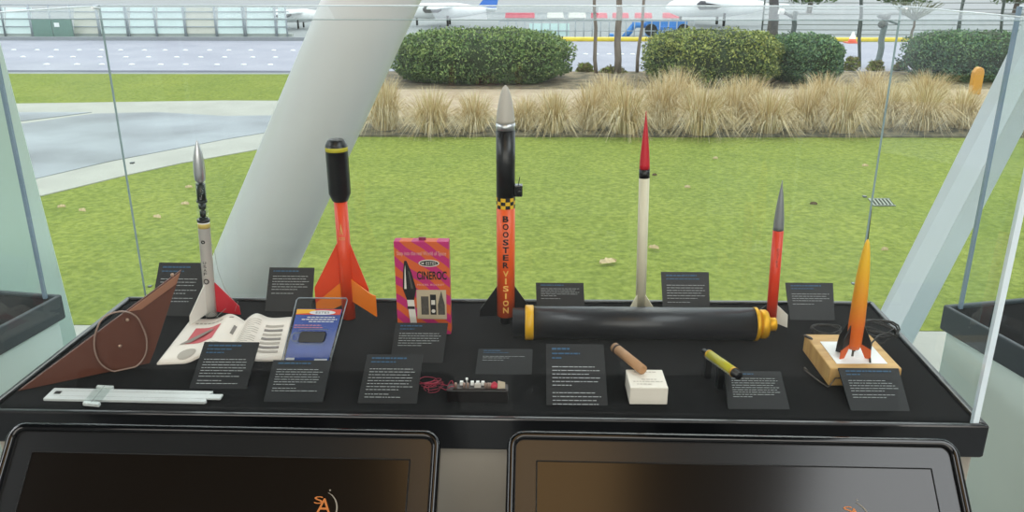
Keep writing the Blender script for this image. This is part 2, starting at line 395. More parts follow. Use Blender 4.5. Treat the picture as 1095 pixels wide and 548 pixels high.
# ================================================================== PLACARDS
def placard(BL, BR, TR, TL, dY, title, body, label, tail=2, zb=TZ, seed=0, w0=.1, w1=.9, v_title=.9):
    rnd = random.Random(seed)
    bl, br = onz(*BL, zb), onz(*BR, zb); yb = (bl.y+br.y)/2; bl.y = br.y = yb
    bl, br = ony(*BL, yb), ony(*BR, yb); bl.z = br.z = zb+.0005
    tl, tr = ony(*TL, yb+dY), ony(*TR, yb+dY)
    z = (tl.z+tr.z)/2; tl.z = tr.z = z
    Q = Quad(bl, br, tr, tl); c = (bl+br)/2
    root = thing('exhibit_placard', label, 'placard', (c.x, c.y, zb), 'text placards in the case')
    up = (tl-bl).normalized()
    MB().slab([Q.pt(u, v, -.001) for u, v in ((0, 0), (1, 0), (1, 1), (0, 1))], -Q.n*.003+Vector((0, 0, 0))).build('panel', plac, root)
    pan_ = [c_ for c_ in bpy.data.objects if c_.parent == root and c_.name.startswith('panel')][0]
    # wedge foot behind
    q = Q.pt(.5, .75, -.0045)
    MB().slab([(c.x-.012, yb+.012, zb+.0005), (c.x-.012, q.y+.03, zb+.0005), (c.x-.012, q.y+.001, q.z-.004)], (.024, 0, 0)).build('foot', blk, root)
    Hm = (tl-bl).length; Wm = (br-bl).length
    def line(mb, v, h, u0, u1):
        u = u0
        while u < u1-.02:
            wd = rnd.uniform(.03, .11); e = min(u+wd, u1); Q.rect(mb, u, v, e, v+h, 0); u = e+.014
    t = MB(); v = v_title
    for i, fr_ in enumerate(title):
        line(t, v, .032 if i == 0 else .024, w0, w0+(w1-w0)*fr_); v -= .075
    if title: t.build('title_text', inkb, pan_)
    b = MB(); v -= .035
    for x in body:
        if x: line(b, v, .0125, w0, w0+(w1-w0)*x)
        v -= .06 if x else .03
    if body: b.build('body_text', inkw, pan_)
    return root
PL = [
 ((160, 338), (214, 339), (218, 281.6), (170, 280.5), .045, (.8, .6), (0, 1, .95, .9, 0, 1, .7, 0, .9, .8), 'black text placard behind the tip of the brown triangular board'),
 ((283, 333.5), (333, 333.5), (336, 287), (288, 285.5), .045, (.7,), (1, .95, 1, .9, 1, .7, 0, .6), 'black text placard in front of the big white slanted column'),
 ((574, 335), (625.5, 335), (624, 303), (573, 302), .04, (.6,), (1, .9, 1, .95, .4, 0, .5), 'small black text placard between the tall lettered rocket and the white one'),
 ((709.5, 338), (759.5, 338), (758, 291.5), (707, 290.5), .045, (.8, .9), (0, 1, .95, 1, .9, 1, .8, 0, .6), 'black text placard at the back, right of the red-nosed white rocket'),
 ((845, 343.5), (893, 342), (891, 302), (840, 303), .045, (.8, .6), (0, 1, .95, 1, .8, 0, .6), 'black text placard at the back, right of the silver-nosed orange rocket'),
 ((202, 416), (263, 416.5), (277, 366.5), (218.4, 365), .07, (.75, .55, .4), (0, .95, 1, .97, 1, .95, .7, .9, 0, .55, .9), 'black text placard in front of the open booklet'),
 ((281.5, 430), (345, 431), (354.5, 386.5), (292, 384), .07, (.7,), (0, .9, 1, .9, .95, .97, .9, .5, 0, .5, .95), 'black text placard in front of the blue blister pack'),
 ((417, 387), (473, 390), (479, 346.5), (423, 344), .06, (.55, .35), (.95, 1, .95, .97, .8, .6), 'black text placard in front of the pink and orange box'),
 ((382, 431.6), (445.5, 432.5), (452, 379.5), (392.6, 378.7), .07, (.8, .55), (0, .95, 1, .9, 1, .95, .9, 1, .7, 0, .5, .8), 'black text placard to the left of the tangled red wires'),
 ((508, 400.5), (568.5, 401.5), (569.5, 372.6), (511.7, 373.5), .05, (.4, .6), (0, .95, .6, 0, .5), 'small black text placard behind the circuit board, below the tall lettered rocket'),
 ((584.5, 433.7), (650, 434.5), (645.5, 368.5), (584, 367.7), .085, (.4, .6, .2), (0, .9, 1, .8, 1, .95, .4, 0, 0, .9, 1, .9, .95, 1, .9, .97, .8, 0, .6, .4), 'tall black text placard beside the small white box'),
 ((779, 438), (845, 438.5), (835, 397), (775, 397), .06, (.5,), (.95, 1, .97, .9, 1, .95, 1, .9, .4), 'black text placard in front of the yellow and black cartridge'),
 ((910, 440), (973.5, 440), (961, 393.6), (896.6, 393.6), .07, (.95, .3), (0, .8, .9, .95, 1, .7, 0, .9, .7), 'black text placard in front of the wooden block'),
]
for i, (a, b, c, d, dy, t, bd, lb) in enumerate(PL): placard(a, b, c, d, dy, t, bd, lb, seed=i)

# ================================================================== ROCKETS
def rocket_root(name, label, base, top, zb=TZ, Y=None):
    b = onz(*base, zb) if Y is None else ony(*base, Y); b.z = zb
    t = ony(*top, b.y); q = (t-b).to_track_quat('Z', 'Y')
    # keep local x roughly along world x
    ax = (t-b).normalized(); q = Vector((0, 0, 1)).rotation_difference(ax)
    r = thing(name, label, 'model rocket', b, 'model rockets on the black case', q)
    L = (t-b).length; return r, L, L/(base[1]-top[1])
def fin_mb(pts, ang, th=.0018, mi=0, mb=None):
    """pts (radial, z) polygon; standing out along angle ang"""
    mb = mb or MB(); dr = Vector((math.cos(ang), math.sin(ang), 0)); n = Vector((-dr.y, dr.x, 0))*th
    return mb.slab([dr*r+Vector((0, 0, z))-n/2 for r, z in pts], n, mi)
def ogive(z0, z1, r, n=12, tip=.0006, p=.75): return [(z0+(z1-z0)*i/n, max(tip, r*(1-(i/n)**(1/p*1.25))**p)) for i in range(n+1)]
UPZ = Vector((0, 0, 1))

# 1. clear payload rocket on the left
r, L, k = rocket_root('model_rocket', 'slim white rocket with clear payload tube, chrome nose and red fin', (226, 338), (210.5, 150))
Z = lambda y: (338-y)*k
MB().lathe([(Z(194), .0022), (Z(191.5), .0080), (Z(190), .0098), (Z(182), .0108), (Z(174), .0103), (Z(167), .0088), (Z(160), .0064), (Z(154), .0034), (Z(151), .0016), (Z(150), .0005)]).build('nose_cone', chrome, r, True)
MB().lathe([(Z(234), .0095), (Z(193), .0095)], seg=24).build('clear_tube', plast, r, True)
pl = MB(); pl.lathe([(Z(212), .0082), (Z(194), .0082)]).lathe([(Z(213), .010), (Z(211), .010)]).lathe([(Z(234), .003), (Z(210), .003)])
pl.lathe([(Z(220), .0065), (Z(215), .0072)]).lathe([(Z(228), .0055), (Z(222), .006)]).box((-.006, -.004, Z(231)), (.007, .004, Z(229)))
pl.build('payload', mat('dark_green_plastic', '#17231b', .4, var=.2, scale=90), r, True)
MB().lathe([(Z(231), .0095), (Z(230.9), .012), (Z(233.5), .012), (Z(233.6), .0095)][::-1]).build('collar', blk, r, True)
MB().lathe([(Z(337), .0112), (Z(240), .0112), (Z(240), .0113), (Z(235), .0113), (Z(234), .0095)], mis=[0, 0, 1, 0]).build('body_tube', [mat('bright_white_paint', '#f4f2ec', .45, var=.02), mat('pale_yellow_paint', '#cdb863', .5, var=.05)], r, True)
cyl = lambda rad, a0=-PI/2: (lambda u, v: Vector((rad*math.cos(a0+u/rad), rad*math.sin(a0+u/rad), v)))
f = cyl(.0116); dc = MB()
dc.add([f(.004*math.cos(a), Z(254)+.0045*math.sin(a)*.8) for a in [2*PI*i/16 for i in range(16)]], [tuple(range(16))])
for i, ch in enumerate('USAF'): put_text(dc, ch, f, -.0035, .0025, Z(275+i*4+3), Z(275+i*4))
ring = [f(.0055*math.cos(2*PI*i/20), Z(297)+.0055*math.sin(2*PI*i/20)) for i in range(20)]+[f(.0036*math.cos(2*PI*i/20), Z(297)+.0036*math.sin(2*PI*i/20)) for i in range(20)]
dc.add(ring, [(i, (i+1) % 20, 20+(i+1) % 20, 20+i) for i in range(20)])
dc.build('decals', inkk, r, True)
rr_ = .011
for ang, mt in ((math.radians(8), redp), (math.radians(122), white), (math.radians(247), white)):
    fin_mb([(rr_, Z(300)), (rr_+.044, Z(327)), (rr_+.046, Z(337)), (rr_, Z(333))], ang, .002).build('fin', mt, r, True)
wr = MB(); wr.tube([(.012, -.002, Z(255)), (.016, 0, Z(262)), (.02, 0, Z(285)), (.03, .0, Z(305)), (.045, 0, Z(318)), (.056, 0, Z(320)), (.052, -.004, Z(326)), (.05, -.006, Z(330))], .0004, 5)
wr.tube([(.012+.024*math.sin(PI*i/12)*1.0, -.015, .0015+Z(326)*math.sin(PI*i/12)) for i in range(13)], .0006, 5)
wr.tube([(-.004+.028*i/12, -.02, .001+Z(329)*math.sin(PI*i/12)) for i in range(13)], .0006, 5)
wr.build('cord', mat('grey_cord', '#8e8f88', .6, var=.1), r, True)

# 2. orange rocket with the black capsule
r, L, k = rocket_root('model_rocket', 'red-orange rocket with broad fins and a black capsule nose', (373, 333), (359, 149), Y=1.47)
Z = lambda y: (333-y)*k
MB().lathe([(Z(209), .0125), (Z(208), .015), (Z(201), .0205), (Z(160), .0205), (Z(159.9), .0207), (Z(156), .0207), (Z(155.9), .0205), (Z(154), .0195), (Z(150), .0155), (Z(149), .013), (Z(148.6), .004)], mis=[0, 0, 0, 0, 1, 0, 0, 0, 0, 0], seg=40).build('capsule', [blk, mat('yellow_band', '#b9b02a', .5, var=.05)], r, True)
MB().lathe([(.004, .0125), (Z(209), .0125)], seg=40).build('body_tube', orp, r, True)
f = cyl(.0128); dc = MB()
dc.add([f(0, Z(229)), f(-.003, Z(241)), f(-.0012, Z(240)), f(0, Z(235)), f(.0012, Z(240)), f(.003, Z(241))], [(0, 1, 2, 3, 4, 5)]); dc.build('emblem', mat('gold_ink', '#d8a860', .5, var=.05), r, True); dc = MB()
put_text(dc, 'ESTES', f, -.006, .006, Z(246.5), Z(243.5)); dc.build('lettering', mat('gold_ink', '#d8a860', .5, var=.05), r, True)
dz = lambda y: Z(y)
def fin2(ang, red, orange):
    a = math.radians(ang); mb = MB()
    if red: fin_mb([(.0115+r_, Z(y)) for r_, y in red], a, .0022, 0, mb)
    if orange: fin_mb([(.0115+r_, Z(y)) for r_, y in orange], a, .0023, 1, mb)
    mb.build('fin', [orp, ora], r, True)
fin2(193, [(0, 250), (.050, 296), (.050, 312), (0, 292)], [(0, 292.2), (.050, 312.2), (.050, 327), (0, 316)])
fin2(-8, [(0, 250), (.032, 298), (.034, 322), (0, 292)], None)
fin2(-26, None, [(0, 288), (.045, 300), (.056, 301), (.056, 323), (0, 312)])
fin2(85, [(0, 250), (.050, 296), (.050, 312), (0, 292)], [(0, 292.2), (.050, 312.2), (.050, 327), (0, 316)])

# 3. tall lettered rocket
r, L, k = rocket_root('model_rocket', 'tall orange and black rocket with vertical lettering and checkered band', (541, 345), (540.5, 91))
Z = lambda y: (345-y)*k; R0 = .0172
MB().lathe([(Z(128), R0)]+[(Z(128)+(Z(91)-Z(128))*i/14, max(.0009, R0*math.sqrt(max(0, 1-(i/14)**1.55))*(1-.12*i/14))) for i in range(1, 15)], seg=40).build('nose_cone', mat('grey_cone_plastic', '#b3ada3', .42, var=.03), r, True)
MB().lathe([(Z(135), R0+.0003), (Z(128), R0+.0003)], seg=40).build('foil_ring', chrome, r, True)
MB().lathe([(Z(204), R0+.0001), (Z(135), R0+.0001)], seg=40).build('payload_tube', blk, r, True)
ck = MB(); seg = 12; rows = 3; base = 0
for i in range(rows):
    for j in range(seg):
        z0 = Z(215.5)+(Z(204)-Z(215.5))*i/rows; z1 = Z(215.5)+(Z(204)-Z(215.5))*(i+1)/rows; vs = []
        for q in range(4): an = 2*PI*(j+q/3)/seg; vs += [((R0+.0003)*math.cos(an), (R0+.0003)*math.sin(an), z0), ((R0+.0003)*math.cos(an), (R0+.0003)*math.sin(an), z1)]
        ck.add(vs, [(0, 2, 3, 1), (2, 4, 5, 3), (4, 6, 7, 5)], (i+j) % 2)
ck.build('checkered_band', [yel, inkk], r, True)
bt_ = MB().lathe([(Z(336), R0), (Z(204.5), R0)], seg=40).build('body_tube', mat('bright_orange_paint', '#e0561b', .4, var=.04), r, True)
f = cyl(R0+.0012, -PI/2+.02); t1 = MB(); t2 = MB()
for i, ch in enumerate('BOOSTER'): put_text(t1, ch, f, -.0055, .0055, Z(222+i*8.4+6.6), Z(222+i*8.4), 0, .03)
for i, ch in enumerate('VISION'): w_ = .0016 if ch == 'I' else .0055; put_text(t2, ch, f, -w_, w_, Z(282+i*8.3+6.6), Z(282+i*8.3), 0, .03)
t1.build('lettering', inkk, bt_, True); t2.build('lettering', mat('gold_letters', '#e8b05a', .45, var=.04), bt_, True)
for ang in (180, 0, 90, 270-0):
    if ang == 270: continue
    fin_mb([(R0, Z(303)), (R0+.033, Z(330)), (R0+.034, Z(338)), (R0, Z(337))], math.radians(ang), .0025).build('fin', blk, r, True)
MB().lathe([(0, .011), (Z(335), .0115), (Z(335)+.001, .014)], seg=30).build('motor_mount', blk, r, True)
cp = MB(); cp.box((R0-.002, -.011, Z(203)), (R0+.014, .006, Z(191))); cp.lathe([(0, .005), (.006, .005)], (R0+.008, -.010, Z(198)), (R0+.008, -.03, Z(198)), 16)
pod = cp.build('camera_pod', gloss, r, True, bevel=.002)
MB().tube([(R0+.006, -.002, Z(192)), (R0+.009, -.002, Z(183))], .0008, 6).build('antenna', blk, pod, True)

# 4. white rocket with red nose
r, L, k = rocket_root('model_rocket', 'slender cream-white rocket with a red pointed nose and black band', (684.5, 341), (691, 119))
Z = lambda y: (341-y)*k; R0 = .0098
MB().lathe([(Z(177), R0)]+[(Z(177)+(Z(119)-Z(177))*i/14, max(.0006, R0*(1-(i/14)**1.35))) for i in range(1, 15)], seg=32).build('nose_cone', redp, r, True)
MB().lathe([(Z(186), R0+.0002), (Z(177), R0+.0002)]).build('band', blk, r, True)
MB().lathe([(.001, R0), (Z(186), R0)], seg=32).build('body_tube', cream, r, True)
for ang in (-35, 215, 90):
    fin_mb([(R0-.0005, Z(312)), (R0+.023, Z(328)), (R0+.025, Z(337)), (R0-.0005, Z(336))], math.radians(ang), .002).build('fin', cream, r, True)

# 5. orange rocket with silver nose
r, L, k = rocket_root('model_rocket', 'leaning thin orange-red rocket with a silver nose and one white fin', (824, 349), (836.5, 193))
Z = lambda y: (349-y)*k; R0 = .0098
MB().lathe([(Z(244), R0)]+[(Z(244)+(Z(193)-Z(244))*i/14, max(.0006, R0*(1-(i/14)**1.6))) for i in range(1, 15)], seg=32).build('nose_cone', mat('silver_plastic', '#8b8f92', .35, .4, var=.04), r, True)
MB().lathe([(.003, R0), (Z(244), R0)], seg=32).build('body_tube', mat('vermilion_paint', '#d63a1a', .4, var=.05), r, True)
f = cyl(R0+.0003); dc = MB()
for i, ch in enumerate('ESTES'): put_text(dc, ch, f, -.0025, .0015, Z(262+i*4.2+3.2), Z(262+i*4.2))
dc.build('decals', mat('dark_red_ink', '#7c2a12', .5, var=.05), r, True)
for ang, mt in ((-15, white), (165, blk), (75, blk), (255, white)):
    if ang == 255: continue
    fin_mb([(R0-.0005, Z(325)), (R0+.020, Z(335)), (R0+.021, Z(349)), (R0-.0005, Z(345))], math.radians(ang), .002).build('fin', mt, r, True)

# ------------------------------------------------------------------ wooden block, card, yellow rocket, wires
fl_, bl_ = onz(885.5, 413, TZ), None
BY0 = onz(885.5, 413).y; top = ony(885.5, 394, BY0); BH = top.z-TZ
x0 = onz(885.5, 413).x; x1 = ony(965, 394, BY0).x
bk = onz(930, 358, TZ+BH); BY1 = bk.y
blk_o = MB(); blk_o.box((x0, BY0, TZ), (x1, BY1, TZ+BH))
wood = mat('light_wood', '#b98f52', .6, c2='#d2ab6c', scale=9, stretch=(1, 8, 1), detail=6)
tag(blk_o.build('wooden_block', wood, bevel=.002), 'pale wooden block carrying the yellow rocket', 'block')
cz = TZ+BH
cc = [onz(x, y, cz+.0004) for x, y in ((894.7, 389.4), (949, 389.4), (928.5, 366), (877, 366))]
tag(MB().slab(cc, (0, 0, .0008)).build('card', mat('white_card', '#eef0f0', .6, var=.02)), 'white card under the yellow rocket on the wooden block', 'card')
r, L, k = rocket_root('model_rocket', 'short yellow-orange rocket with black fins and a thin rod on its nose', (911.5, 381), (928, 256), zb=cz+.0012)
Z = lambda y: (381-y)*k; R0 = .0125
prof = [(Z(372), .0095), (Z(366), .0118), (Z(345), .0128), (Z(320), .0118), (Z(295), .0102), (Z(280), .0083), (Z(268), .006), (Z(260), .0036), (Z(256), .0012)]
yo = bpy.data.materials.new('yellow_to_orange_paint'); yo.use_nodes = True; n = yo.node_tree.nodes; Lk = yo.node_tree.links
tcn = n.new('ShaderNodeTexCoord'); sp = n.new('ShaderNodeSeparateXYZ'); mr = n.new('ShaderNodeMapRange'); cr = n.new('ShaderNodeValToRGB')
Lk.new(tcn.outputs['Object'], sp.inputs[0]); Lk.new(sp.outputs['Z'], mr.inputs[0]); mr.inputs[1].default_value = Z(372); mr.inputs[2].default_value = Z(256)
Lk.new(mr.outputs[0], cr.inputs[0]); Lk.new(cr.outputs[0], n['Principled BSDF'].inputs['Base Color']); n['Principled BSDF'].inputs['Roughness'].default_value = .4
cr.color_ramp.elements[0].position = .2; cr.color_ramp.elements[0].color = (*lin('#d9661a'), 1); cr.color_ramp.elements[1].position = .8; cr.color_ramp.elements[1].color = (*lin('#e8b322'), 1)
MB().lathe(prof, seg=32).build('body_tube', yo, r, True)
MB().lathe([(Z(257), .0009), (Z(226), .0005)], seg=8).build('nose_rod', mat('dark_steel', '#55544a', .4, .6, var=.1), r, True)
for ang in (205, -25, 60, 120+20):
    a = math.radians(ang); mb = MB(); fin_mb([(R0-.002, Z(343)), (R0+.013, Z(362)), (R0+.015, Z(371)), (R0-.002, Z(366))], a, .002, 0, mb)
    fin_mb([(R0-.002, Z(366)), (R0+.015, Z(371)), (R0+.016, Z(381.0)), (R0+.007, Z(381)), (R0-.002, Z(370))], a, .002, 1 if ang in (205, -25) else 0, mb)
    mb.build('fin', [blk, mat('burnt_orange_paint', '#c4541c', .45, var=.05)], r, True)
MB().lathe([(0, .002), (Z(372), .002)], seg=8).build('support_rod', mat('dark_steel', '#55544a'), r, True)

def loops(mb, c, n, rx, ry, seed, r=.0012, tilt=.5, zmin=None, per=14, dz=.01):
    rnd = random.Random(seed); pts = []
    a = rnd.random()*6
    for i in range(n*per):
        a += 2*PI/per*rnd.uniform(.8, 1.2); kx = rx*rnd.uniform(.75, 1.0); ky = ry*rnd.uniform(.75, 1.0)
        p = Vector((c[0]+kx*math.cos(a), c[1]+ky*math.sin(a), c[2]+dz*(.5+.5*math.sin(a*.63+i*.21))))
        if zmin: p.z = max(p.z, zmin+r)
        pts.append(p)
    # smooth
    for _ in range(2): pts = [pts[0]]+[(pts[i-1]+pts[i]*2+pts[i+1])/4 for i in range(1, len(pts)-1)]+[pts[-1]]
    mb.tube(pts, r, 6)
wire = mat('black_cable', '#23211f', .5, var=.1)
mb = MB(); cW = onz(940, 362, cz); loops(mb, (cW.x+.012, BY1+.02, cz-.008), 4, .05, .022, 5, .0016, dz=.022)
loops(mb, (onz(880, 350, cz).x, BY1+.016, cz-.004), 3, .035, .014, 9, .0012, dz=.012)
mb.tube([ony(x, y, BY1+.005) for x, y in ((858, 359), (870, 363), (890, 364), (905, 352), (930, 350), (948, 357), (957, 351), (958, 357), (945, 367), (932, 368))], .0013, 6)
rnd = random.Random(3)
mb.tube([onz(x, y, cz+zz) for x, y, zz in ((960, 362, .012), (950, 356, .02), (940, 359, .016), (932, 367, .006), (930, 378, .003), (930.5, 388, .002))], .0015, 8)
tag(mb.build('cable_bundle', wire), 'loops of thin dark cable behind the yellow rocket', 'cable')
mb = MB(); mb.tube([onz(x, y, TZ+.004) for x, y in ((860, 396), (868, 402), (877, 409), (886, 414.5)) ]+[ony(x, y, BY0-.006) for x, y in ((893, 405), (900, 404.5))], .0012, 6)
mb.lathe([(0, .0022), (.012, .002)], onz(860, 394, TZ+.004), onz(868, 401, TZ+.004), 10)
tag(mb.build('cable_clip', mat('dull_metal', '#4e4944', .4, .5, var=.1)), 'small clip lead hanging at the left corner of the wooden block', 'cable')
mb = MB(); mb.lathe([(0, .002), (.004, .0026), (.014, .0026), (.018, .0014)], onz(860, 359, cz+.004), onz(870, 363.5, cz+.004), 12)
tag(mb.build('cable_plug', mat('dull_metal', '#8b837a')), 'small dark plug lying on the back left of the wooden block', 'plug')

# ------------------------------------------------------------------ big motor casing
R_ = .0305
A = onz(548, 352.5, TZ+R_+.001); B = onz(812, 355, TZ+R_+.001); A.y = B.y = 1.392; A.z = B.z = TZ+R_+.0008
ax = (B-A).normalized(); L = (B-A).length
root = thing('rocket_motor', 'large black rocket motor casing with yellow ring and gold end closure', 'rocket motor', (A+B)/2-Vector((0, 0, R_)))
xr = ony(562, 352, A.y-R_*.5).x-A.x; xr2 = ony(570, 352, A.y-R_*.5).x-A.x
cas = mat('black_anodised', '#222327', .4, .2, var=.08, scale=6, coat=.15)
MB().lathe([(0, R_-.006), (0, R_-.0035), (xr, R_-.0035), (xr, R_), (L-.002, R_), (L-.002, R_-.001)], A, B, 64).build('casing', cas, root)
MB().lathe([(xr-.001, R_), (xr, R_+.0022), (xr2, R_+.0022), (xr2+.001, R_)], A, B, 64).build('retaining_ring', mat('yellow_plastic', '#d9a514', .4, var=.04), root)
MB().lathe([(L-.002, R_+.0008), (L+.004, R_+.0008), (L+.006, R_-.002), (L+.006, R_-.009), (L+.009, R_-.009), (L+.0091, R_-.0045), (L+.012, R_-.0035), (L+.02, R_-.0035), (L+.023, R_-.006), (L+.0231, .0125)], A, B, 64).build('end_closure', gold, root)
cl_ = [c_ for c_ in bpy.data.objects if c_.parent == root and c_.name.startswith('end_closure')][0]
MB().lathe([(L+.022, .0125), (L+.0385, .0125), (L+.0395, .011), (L+.0395, .008), (L+.03, .006)], A, B, 40).build('nozzle', gold, cl_)

# ------------------------------------------------------------------ pink and orange box
yb = 1.405
bl, br = ony(425, 358, yb), ony(481, 358, yb); tl, tr = ony(421.5, 258.5, yb), ony(481, 258.5, yb)
xl, xr_ = (bl.x+tl.x)/2, (br.x+tr.x)/2; zt = tl.z; dp = .022
stripe = bpy.data.materials.new('striped_print'); stripe.use_nodes = True; n = stripe.node_tree.nodes; Lk = stripe.node_tree.links
tcn = n.new('ShaderNodeTexCoord'); wv = n.new('ShaderNodeTexWave'); wv.bands_direction = 'X'; mp = n.new('ShaderNodeMapping'); mp.inputs['Rotation'].default_value = (0, math.radians(52), 0)
wv.inputs['Scale'].default_value = 11; wv.inputs['Distortion'].default_value = 1.2; wv.inputs['Detail'].default_value = 0; wv.inputs['Detail Scale'].default_value = 2
cr = n.new('ShaderNodeValToRGB'); cr.color_ramp.interpolation = 'CONSTANT'; cr.color_ramp.elements[0].color = (*lin('#b81f6a'), 1); cr.color_ramp.elements[1].position = .5; cr.color_ramp.elements[1].color = (*lin('#cf5a24'), 1)
Lk.new(tcn.outputs['Object'], mp.inputs[0]); Lk.new(mp.outputs[0], wv.inputs['Vector']); Lk.new(wv.outputs['Fac'], cr.inputs[0]); Lk.new(cr.outputs[0], n['Principled BSDF'].inputs['Base Color']); n['Principled BSDF'].inputs['Roughness'].default_value = .5
root = thing('product_box', 'upright pink and orange striped carton with rocket artwork', 'box', ((xl+xr_)/2, yb+dp/2, TZ))
MB().box((xl, yb, TZ), (xr_, yb+dp, zt)).build('carton', stripe, root, bevel=.0008); ct_ = bpy.data.objects['carton']
MB().box((xl+.045, yb+.009, zt), (xl+.058, yb+.013, zt+.005)).build('hang_tab', mat('dark_pink_card', '#7c1440', .5), root)
Q = Quad((xl, yb, TZ), (xr_, yb, TZ), (xr_, yb, zt), (xl, yb, zt)); o1, o2, o3 = .0008, .0011, .0014
pr = MB()   # materials: 0 black 1 white 2 beige 3 pale pink 4 grey
put_text(pr, 'Step into the real World of Space', Q.fn(o1), .05, .95, .845, .9, 3)
Q.poly(pr, oval(.63, .775, .19, .038), o1, 1); Q.poly(pr, oval(.63, .775, .17, .029), o2, 0); put_text(pr, 'ESTES', Q.fn(o3), .575, .765, .759, .79, 1)
Q.poly(pr, [(.47, .775), (.55, .786), (.53, .775), (.55, .764)], o3, 1)
put_text(pr, 'CINEROC', Q.fn(o1), .40, .95, .60, .69, 0, .022)
put_text(pr, 'MODEL ROCKET', Q.fn(o1), .40, .90, .535, .555, 3)
# picture panel with three pieces
Q.rect(pr, .38, .17, .93, .49, o1, 2)
Q.rect(pr, .46, .22, .60, .42, o2, 4); Q.rect(pr, .63, .22, .74, .44, o2, 0); Q.poly(pr, oval(.685, .26, .035, .02), o3, 1); Q.rect(pr, .65, .33, .72, .38, o3, 1)
Q.poly(pr, [(.77, .22), (.90, .22), (.90, .33), (.87, .40), (.84, .48), (.80, .40), (.77, .33)], o2, 4)
# rocket drawing
Q.poly(pr, [(.13, .50), (.20, .38), (.33, .38), (.38, .50), (.30, .68), (.22, .80), (.18, .80), (.15, .68)], o1, 0)
Q.poly(pr, [(.16, .50), (.18, .70), (.195, .76), (.20, .5)], o2, 1)
Q.poly(pr, [(.28, .50), (.24, .70), (.27, .68), (.33, .5)], o2, 4)
Q.poly(pr, [(.20, .38), (.25, .10), (.37, .10), (.33, .38)], o1, 1)
Q.poly(pr, [(.20, .31), (.335, .31), (.34, .28), (.205, .28)], o2, 0)
for s_ in (.04, .12, .2): Q.poly(pr, [(.28, .13), (.08+s_, .02), (.12+s_, .02), (.30, .10)], o2, 0)
for s_ in (.08, .16): Q.poly(pr, [(.33, .13), (.30+s_, .02), (.34+s_, .02), (.36, .12)], o2, 0)
pr.build('printing', [inkk, mat('print_white', '#d8d2c8', .5, var=.03), mat('print_beige', '#b9a98f', .5, var=.05), mat('print_pink', '#dca7a5', .5, var=.03), mat('print_grey', '#4a453f', .5, var=.2, scale=200)], ct_)

# ------------------------------------------------------------------ blue blister pack
yb = onz(330, 398).y; dY = .05
bl, br = ony(299, 398, yb), ony(351, 400, yb); bl.z = br.z = TZ+.0015
tl, tr = ony(318, 319, yb+dY), ony(372, 319, yb+dY); tl.z = tr.z = (tl.z+tr.z)/2
Q = Quad(bl, br, tr, tl); root = thing('blister_pack', 'blue carded key-chain camera sealed in clear plastic', 'package', ((bl.x+br.x)/2, yb, TZ))
def vq(v): return v
bk_ = MB().slab([Q.pt(u, v, 0) for u, v in ((.05, .05), (.95, .05), (.95, .85), (.05, .85))], -Q.n*.001).build('backing_card', mat('blue_card', '#12429c', .45, var=.12, scale=25), root)
mb = MB(); mb.slab([Q.pt(u, v, .0015) for u, v in ((0, 0), (1, 0), (1, .97), (.97, 1), (.03, 1), (0, .97))], -Q.n*.004); mb.build('clear_shell', plast, root)
mb = MB(); mb.tube([Q.pt(u, v, .001) for u, v in ((0, 0), (1, 0), (1, .97), (.97, 1), (.03, 1), (0, .97))], .0011, 6, closed=True)
mb.build('shell_edge', mat('plastic_edge', '#7d8790', .25, spec=.8, var=.05), root)
o1, o2, o3 = .0022, .0025, .0028
pr = MB()
Q.poly(pr, [(.06, .77), (.94, .77), (.94, .845), (.06, .845)], o1, 0); Q.poly(pr, [(.06, .78), (.5, .80), (.4, .845), (.06, .845)], o2, 2)
Q.poly(pr, oval(.58, .80, .26, .03), o3, 1); put_text(pr, 'ESTES', Q.fn(o3+.0003), .45, .72, .787, .815, 4)
for i, (a, b) in enumerate(((.3, .85), (.2, .9), (.35, .85))):
    u = a
    while u < b: Q.rect(pr, u, .73-i*.03, min(u+.07, b), .742-i*.03, o1, 1); u += .085
for i, (a, b) in enumerate(((.08, .62), (.08, .66))):
    u = a
    while u < b: Q.rect(pr, u, .62-i*.03, min(u+.06, b), .63-i*.03, o1, 3); u += .075
Q.rect(pr, .66, .07, .92, .17, o1, 1); Q.rect(pr, .08, .15, .25, .18, o1, 1)
pr.build('printing', [mat('print_red', '#c8381c', .5), mat('print_pale', '#cfd4dc', .5), mat('print_yellow', '#e2a922', .5), mat('print_pinkish', '#c07a80', .5), inkk], bk_)
cmr = MB().slab([Q.pt(u, v, .002) for u, v in ((.28, .39), (.74, .39), (.77, .42), (.77, .51), (.74, .54), (.28, .54), (.25, .51), (.25, .42))], Q.n*.006)
cmr.build('tiny_camera', mat('camera_black', '#111214', .5, var=.1), root, bevel=.001)
mb = MB(); mb.tube([Q.pt(u, v, .006) for u, v in ((.25, .52), (.14, .52), (.10, .49), (.10, .44), (.14, .41), (.25, .41))], .0009, 6)
mb.tube([Q.pt(u, v, .009) for u, v in ((.22, .37), (.80, .37), (.80, .57), (.22, .57))], .0006, 6, closed=True); mb.build('cavity_rim', mat('plastic_edge', '#7d8790'), root)
q = Q.pt(.5, .55, -.004)
MB().slab([(q.x+.012, yb+.016, TZ+.0005), (q.x+.012, q.y+.045, TZ+.0005), (q.x+.012, q.y+.002, q.z)], (.006, 0, 0)).build('easel', blk, root)

